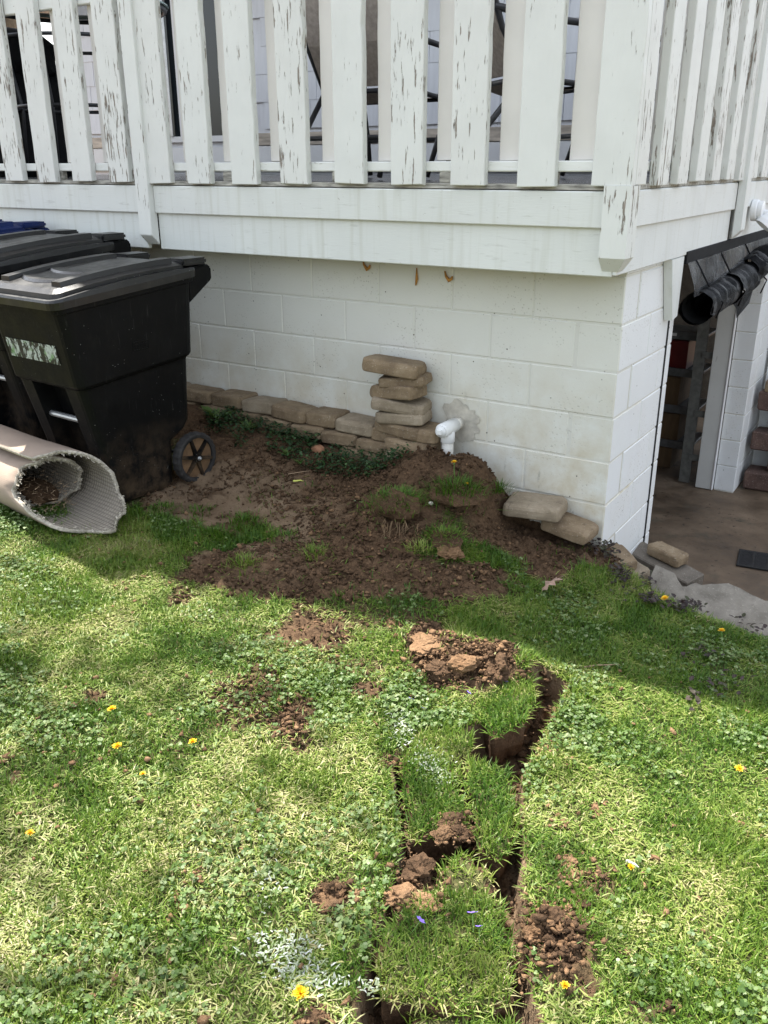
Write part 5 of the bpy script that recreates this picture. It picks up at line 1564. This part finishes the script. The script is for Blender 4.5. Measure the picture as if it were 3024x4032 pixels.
for x, y in zip(X[k], Y[k]):
    a = random.uniform(0, 2 * PI); el = random.uniform(.1, .9)
    z = float(terrain(x, y, False)) + random.uniform(.0, .075) * (1 - abs(y + .3) * 1.2)
    items.append(((x, y, z), (math.cos(a), math.sin(a), el), random.uniform(.014, .026), random.uniform(.009, .016), random.betavariate(2, 3)))
vines = put('ground_cover', leaf_mesh(items), M_VINE)
tag(vines, 'dark green leafy ground cover along the stone edging', 'ground cover', kind='stuff')
def rosette(name, label, cat, p, n, L, mat, up=.5, w=.22, t0=.8, group=None):
    its = []
    for k in range(n):
        a = 2 * PI * k / n + random.uniform(-.3, .3); l = L * random.uniform(.65, 1.1)
        its.append(((0, 0, .004), (math.cos(a), math.sin(a), random.uniform(up * .4, up * 1.6)), l, l * w * random.uniform(.8, 1.2), random.uniform(t0 - .2, t0 + .15)))
    o = put(name, leaf_mesh(its), mat, None, p)
    return tag(o, label, cat, group)
WG = 'weeds at the edge of the bed'
for u, v, n, L, lab in ((850, 1660, 12, .13, 'tall leafy weed right beside the nearest trash can'), (975, 1700, 10, .07, 'pale green weed rosette in front of the ground cover, left one'),
                        (1130, 1800, 6, .06, 'small upright weed seedling on the bare soil'), (1180, 1835, 9, .05, 'low weed clump just below the upright seedling'),
                        (1500, 1800, 14, .10, 'bright green weed below the paver stack'), (1570, 1790, 12, .10, 'bright green weed next to the soil mound'), (1370, 1790, 10, .07, 'broad leaved weed in the ground cover right of the red rock')):
    rosette('weed', lab, 'weed', Vector(G(u, v)) + Vector((0, 0, .005)), n, L, M_VINE if L < .1 and n == 10 and u > 1300 else M_CLOVER, .8, .28, .45, WG)
items = []
for u, v, ru, rv, m in ((2300, 2110, 90, 60, 170), (2400, 2170, 80, 50, 150), (2440, 2280, 50, 50, 90), (2560, 2290, 50, 50, 90), (2560, 2380, 60, 25, 50), (2700, 2410, 90, 20, 90), (2780, 2395, 40, 20, 60), (2930, 2440, 60, 25, 80), (3010, 2480, 60, 30, 70),
                        (2760, 2600, 70, 40, 22), (2830, 2720, 110, 40, 26), (2740, 2780, 60, 40, 14), (2380, 2060, 40, 40, 60)):
    for p in GV(u + rng.normal(0, ru * .5, m), v + rng.normal(0, rv * .5, m)):
        a = random.uniform(0, 2 * PI)
        if p[0] < .005 and p[1] > -.005: continue
        items.append(((p[0], p[1], p[2] + random.uniform(.005, .045)), (math.cos(a), math.sin(a), random.uniform(.1, .9)), random.uniform(.016, .03), random.uniform(.010, .02), random.random()))
tag(put('purple_ground_cover', leaf_mesh(items), M_PURPLE), 'dark purple leafy ground cover at the wall corner and lawn edge', 'ground cover', kind='stuff')
# tufts of grass pulled up with their soil
def tuft(label, u, v, dz, n, r, L, tint0, lean0=.5, soil=.05):
    p = Vector(G(u, v)); p.z = float(terrain(p.x, p.y)) + dz
    t = thing('grass_tuft', label, 'grass tuft', p, group='grass tufts on the dug soil')
    q = rng.normal(0, r * .5, (n, 2))
    P = np.stack([q[:, 0], q[:, 1], .02 - (q ** 2).sum(1) * 2], 1)
    ang = np.arctan2(q[:, 1], q[:, 0]) + rng.normal(0, .7, n)
    put('blades', blades(P, rng.uniform(L * .5, L, n), rng.uniform(.0025, .0045, n), ang, np.abs(rng.normal(lean0, .4, n)), tint0 + rng.normal(0, .12, n), .6), M_GRASS, t)['kind'] = 'stuff'
    if soil: put('root_ball', rock_me(r * 1.0, r * .9, soil, 3, .35, seed=u), M_SOIL, t, (0, 0, -.01))
    return t
tuft('uprooted grass tuft leaning on the front of the soil mound', 1570, 2040, .045, 380, .11, .085, .12, .7, .06)
tuft('grass tuft with a dandelion on top of the soil mound', 1790, 1960, .03, 420, .13, .085, .08, .6, .04)
tuft('thin grass tuft on the mound right below the pipe', 1790, 1830, .02, 90, .04, .09, .05, .25, .0)
tuft('small grass tuft at the right foot of the mound', 1960, 1985, .02, 110, .05, .07, .08, .5, .0)
tuft('flat sod scrap with whitish roots on the heap', 1740, 2130, .02, 200, .09, .045, .25, .9, .03)
tuft('pale torn weed on the soil heap', 1650, 2190, .02, 90, .06, .05, .55, .7, .0)
for i, (u, v, n, lab) in enumerate(((640, 2010, 160, 'fine grass tuft in the bare dirt by the trash can foot'), (780, 2015, 120, 'low grass tuft in the bare dirt right of the can'), (850, 2110, 260, 'grass tuft on the left edge of the dug soil'),
                                    (960, 2070, 200, 'grass tuft in front of the bare tan dirt'), (1120, 2130, 90, 'small grass tuft in the middle of the dug soil'), (1240, 2200, 120, 'yellowish grass tuft on the dug soil'), (960, 2230, 200, 'pale grass tuft in the lower dug soil'))):
    tuft(lab, u, v, -.01, n, .08, .05, .12 if i < 5 else .45, .5, 0)
# roots hanging from the uprooted tuft and the folded sod
for u, v, lab in ((1590, 2100, 'fine roots hanging under the uprooted tuft on the mound'),):
    p = Vector(G(u, v)); V = None
    bmr = bmesh.new()
    for k in range(22):
        a = random.uniform(-.09, .09); c = p + Vector((VR[0] * a, VR[1] * a, .05 + random.uniform(-.02, .02)))
        pts = [c, c + Vector((random.gauss(0, .01), -.012, -.03)), c + Vector((random.gauss(0, .02), -.02, -.06)), c + Vector((random.gauss(0, .03), -.03, -.085))]
        m = tube_me(pts, [.0013, .001, .0009, .0006], 4, False); bmr.from_mesh(m)
    tag(put('roots', me_from(bmr), simple('pale_roots', (.20, .13, .07), .8, .2, 40, .1, 90)), lab, 'roots', kind='stuff')
# flowers
def dandelion(label, u, v, s=1.0, up=.035, z=None):
    p = Vector(G(u, v)); p.z = (float(terrain(p.x, p.y)) if z is None else z)
    t = thing('dandelion', label, 'flower', p, (random.uniform(-.3, .1), random.uniform(-.2, .2), random.uniform(0, 6)), 'dandelions in the lawn')
    put('stem', tube_me([(0, 0, 0), (.002, 0, up * .5), (0, 0, up)], .0016, 6), M_STEM, t)
    V = []; F = []
    for k in range(46):
        a = k * 2.4; el = .15 + 1.1 * (k / 46); l = .0145 * s * random.uniform(.75, 1.05) * (1 - .35 * k / 46)
        d = Vector((math.cos(a) * math.cos(el), math.sin(a) * math.cos(el), math.sin(el))); w = Vector((-math.sin(a), math.cos(a), 0)) * .0016 * s
        b = Vector((0, 0, up)); q = len(V)
        V += [b - w * .5, b + w * .5, b + d * l + w, b + d * l - w]; F.append((q, q + 1, q + 2, q + 3))
    put('petals', me_pd(V, F), M_YELLOW, t)
    put('calyx', rock_me(.004 * s, .004 * s, .005 * s, 1, .0, seed=3), M_STEM, t, (0, 0, up - .003))
    return t
dandelion('big dandelion flower at the bottom of the picture left of the trench', 1180, 3955, 1.35, .045)
dandelion('dandelion flower on the left lawn, lower of two', 475, 2985, 1.2, .04)
dandelion('dandelion flower on the left lawn, upper of two', 460, 2835, 1.1, .04)
dandelion('dandelion flower left of the brown soil patch on the lawn', 770, 2960, 1.0, .03)
dandelion('dandelion flower near the left edge of the lawn', 112, 3325, .9, .03)
dandelion('dandelion flower at the foot of the pointed flagstone', 2630, 2400, 1.3, .05)
dandelion('dandelion flower at the right lawn edge near the driveway', 2842, 2530, 1.15, .045)
dandelion('dandelion flower far right on the lawn', 2905, 3055, 1.0, .03)
dandelion('small dandelion on the left lawn above the rounded clod', 565, 3080, .7, .025)
dandelion('dandelion beside the white stalk on the right lawn', 2470, 3440, .75, .025)
dandelion('dandelion at the lower right of the trench', 2225, 3925, .8, .025)
dandelion('open dandelion on top of the soil mound', 1790, 1880, 1.2, .06, float(terrain(*G(1790, 1930).xy)) + .05)
dandelion('half closed dandelion on the soil mound', 1830, 1925, .8, .04, float(terrain(*G(1830, 1945).xy)) + .03)
def violet(label, u, v, s=1.0):
    p = Vector(G(u, v)); p.z = float(base_h(p.x, p.y)) + .03
    t = thing('violet', label, 'flower', p, (R(-40), random.uniform(-.3, .3), random.uniform(-.5, .5)), 'violets in the sod')
    its = []
    V = []; F = []
    for a in (90, 150, 30, 215, 325):
        d = Vector((math.cos(R(a)), math.sin(R(a)), .15)); w = Vector((-d.y, d.x, 0))
        q = len(V); l = .011 * s
        V += [Vector((0, 0, .02)), d * l * .6 + w * .0048 * s + Vector((0, 0, .02)), d * l + Vector((0, 0, .021)), d * l * .6 - w * .0048 * s + Vector((0, 0, .02))]; F.append((q, q + 1, q + 2, q + 3))
    put('petals', me_pd(V, F), M_VIOLET, t)
    put('stem', tube_me([(0, 0, -.02), (0, .002, .02)], .001, 5), M_STEM, t)
violet('violet flower on the near sod slab, left one', 1635, 3690, 1.2); violet('violet flower on the near sod slab, right one', 1860, 3670, 1.4); violet('violet flower on the near sod slab, just below the right one', 1885, 3725, .9)
violet('violet flower on the lawn left of the sod flap', 1830, 2775, 1.0); violet('violet flower on the grass left of the white paint', 1608, 2805, 1.0); violet('violet flower in the grass right below the paint line', 1662, 2845, 1.0); violet('violet on top of the folded sod flap', 1985, 2715, 1.0)
# oak leaf, twigs
pts = [(0, -.05), (.006, -.03), (.03, -.03), (.018, -.012), (.042, .0), (.02, .012), (.036, .034), (.014, .03), (.008, .055), (-.006, .034), (-.03, .042), (-.018, .014), (-.038, .004), (-.016, -.010), (-.026, -.03), (-.006, -.028)]
V = [(x, y, .004 + .010 * math.sin(x * 60) + .006 * math.cos(y * 50)) for x, y in pts] + [(0, 0, .010)]
p = Vector(G(2165, 2345)); p.z = float(terrain(p.x, p.y)) + .03
o = put('oak_leaf', me_pd(V, [(16, k, (k + 1) % 16) for k in range(16)]), M_DEADLEAF, None, p + Vector((0, 0, .018)), (R(28), R(-8), R(-35)))
o.scale = (1.25, 1.25, 1.25)
m_ = o.modifiers.new('thick', 'SOLIDIFY'); m_.thickness = .0006
tag(o, 'brown lobed oak leaf lying on the lawn near the wall corner', 'leaf')
def twig(label, u, v, ln, az, r=.003, mat=None, name='twig', dz=.02):
    p = Vector(G(u, v)); p.z = float(terrain(p.x, p.y)) + dz; d = Vector((math.cos(R(az)), math.sin(R(az)), 0)) * ln / 2
    n = Vector((-d.y, d.x, 0)) * .1
    o = put(name, tube_me([-d, -d * .3 + n, d * .4 - n * .5 + Vector((0, 0, .004)), d], [r, r * .9, r * .7, r * .4], 6), mat or M_STICK2, None, p)
    tag(o, label, name)
twig('dry twig lying in the grass right of the folded sod', 2370, 2640, .13, 40)
twig('thin twig on the bare soil in front of the red rock', 1190, 1870, .14, 55, .002, dz=.006)
twig('pale straw stalk on the bare dirt left', 770, 2080, .08, 45, .0016, dz=.006)
twig('bright yellow green leaf sliver on the bare dirt', 1175, 1908, .05, 32, .0045, simple('yellow_leaf', (.55, .58, .12), .6, .1, 20, .1, 60), 'leaf_sliver', dz=.008)
twig('white stalk on the right lawn beside a dandelion', 2487, 3425, .035, -10, .0035, M_PEBBLE, 'stalk')
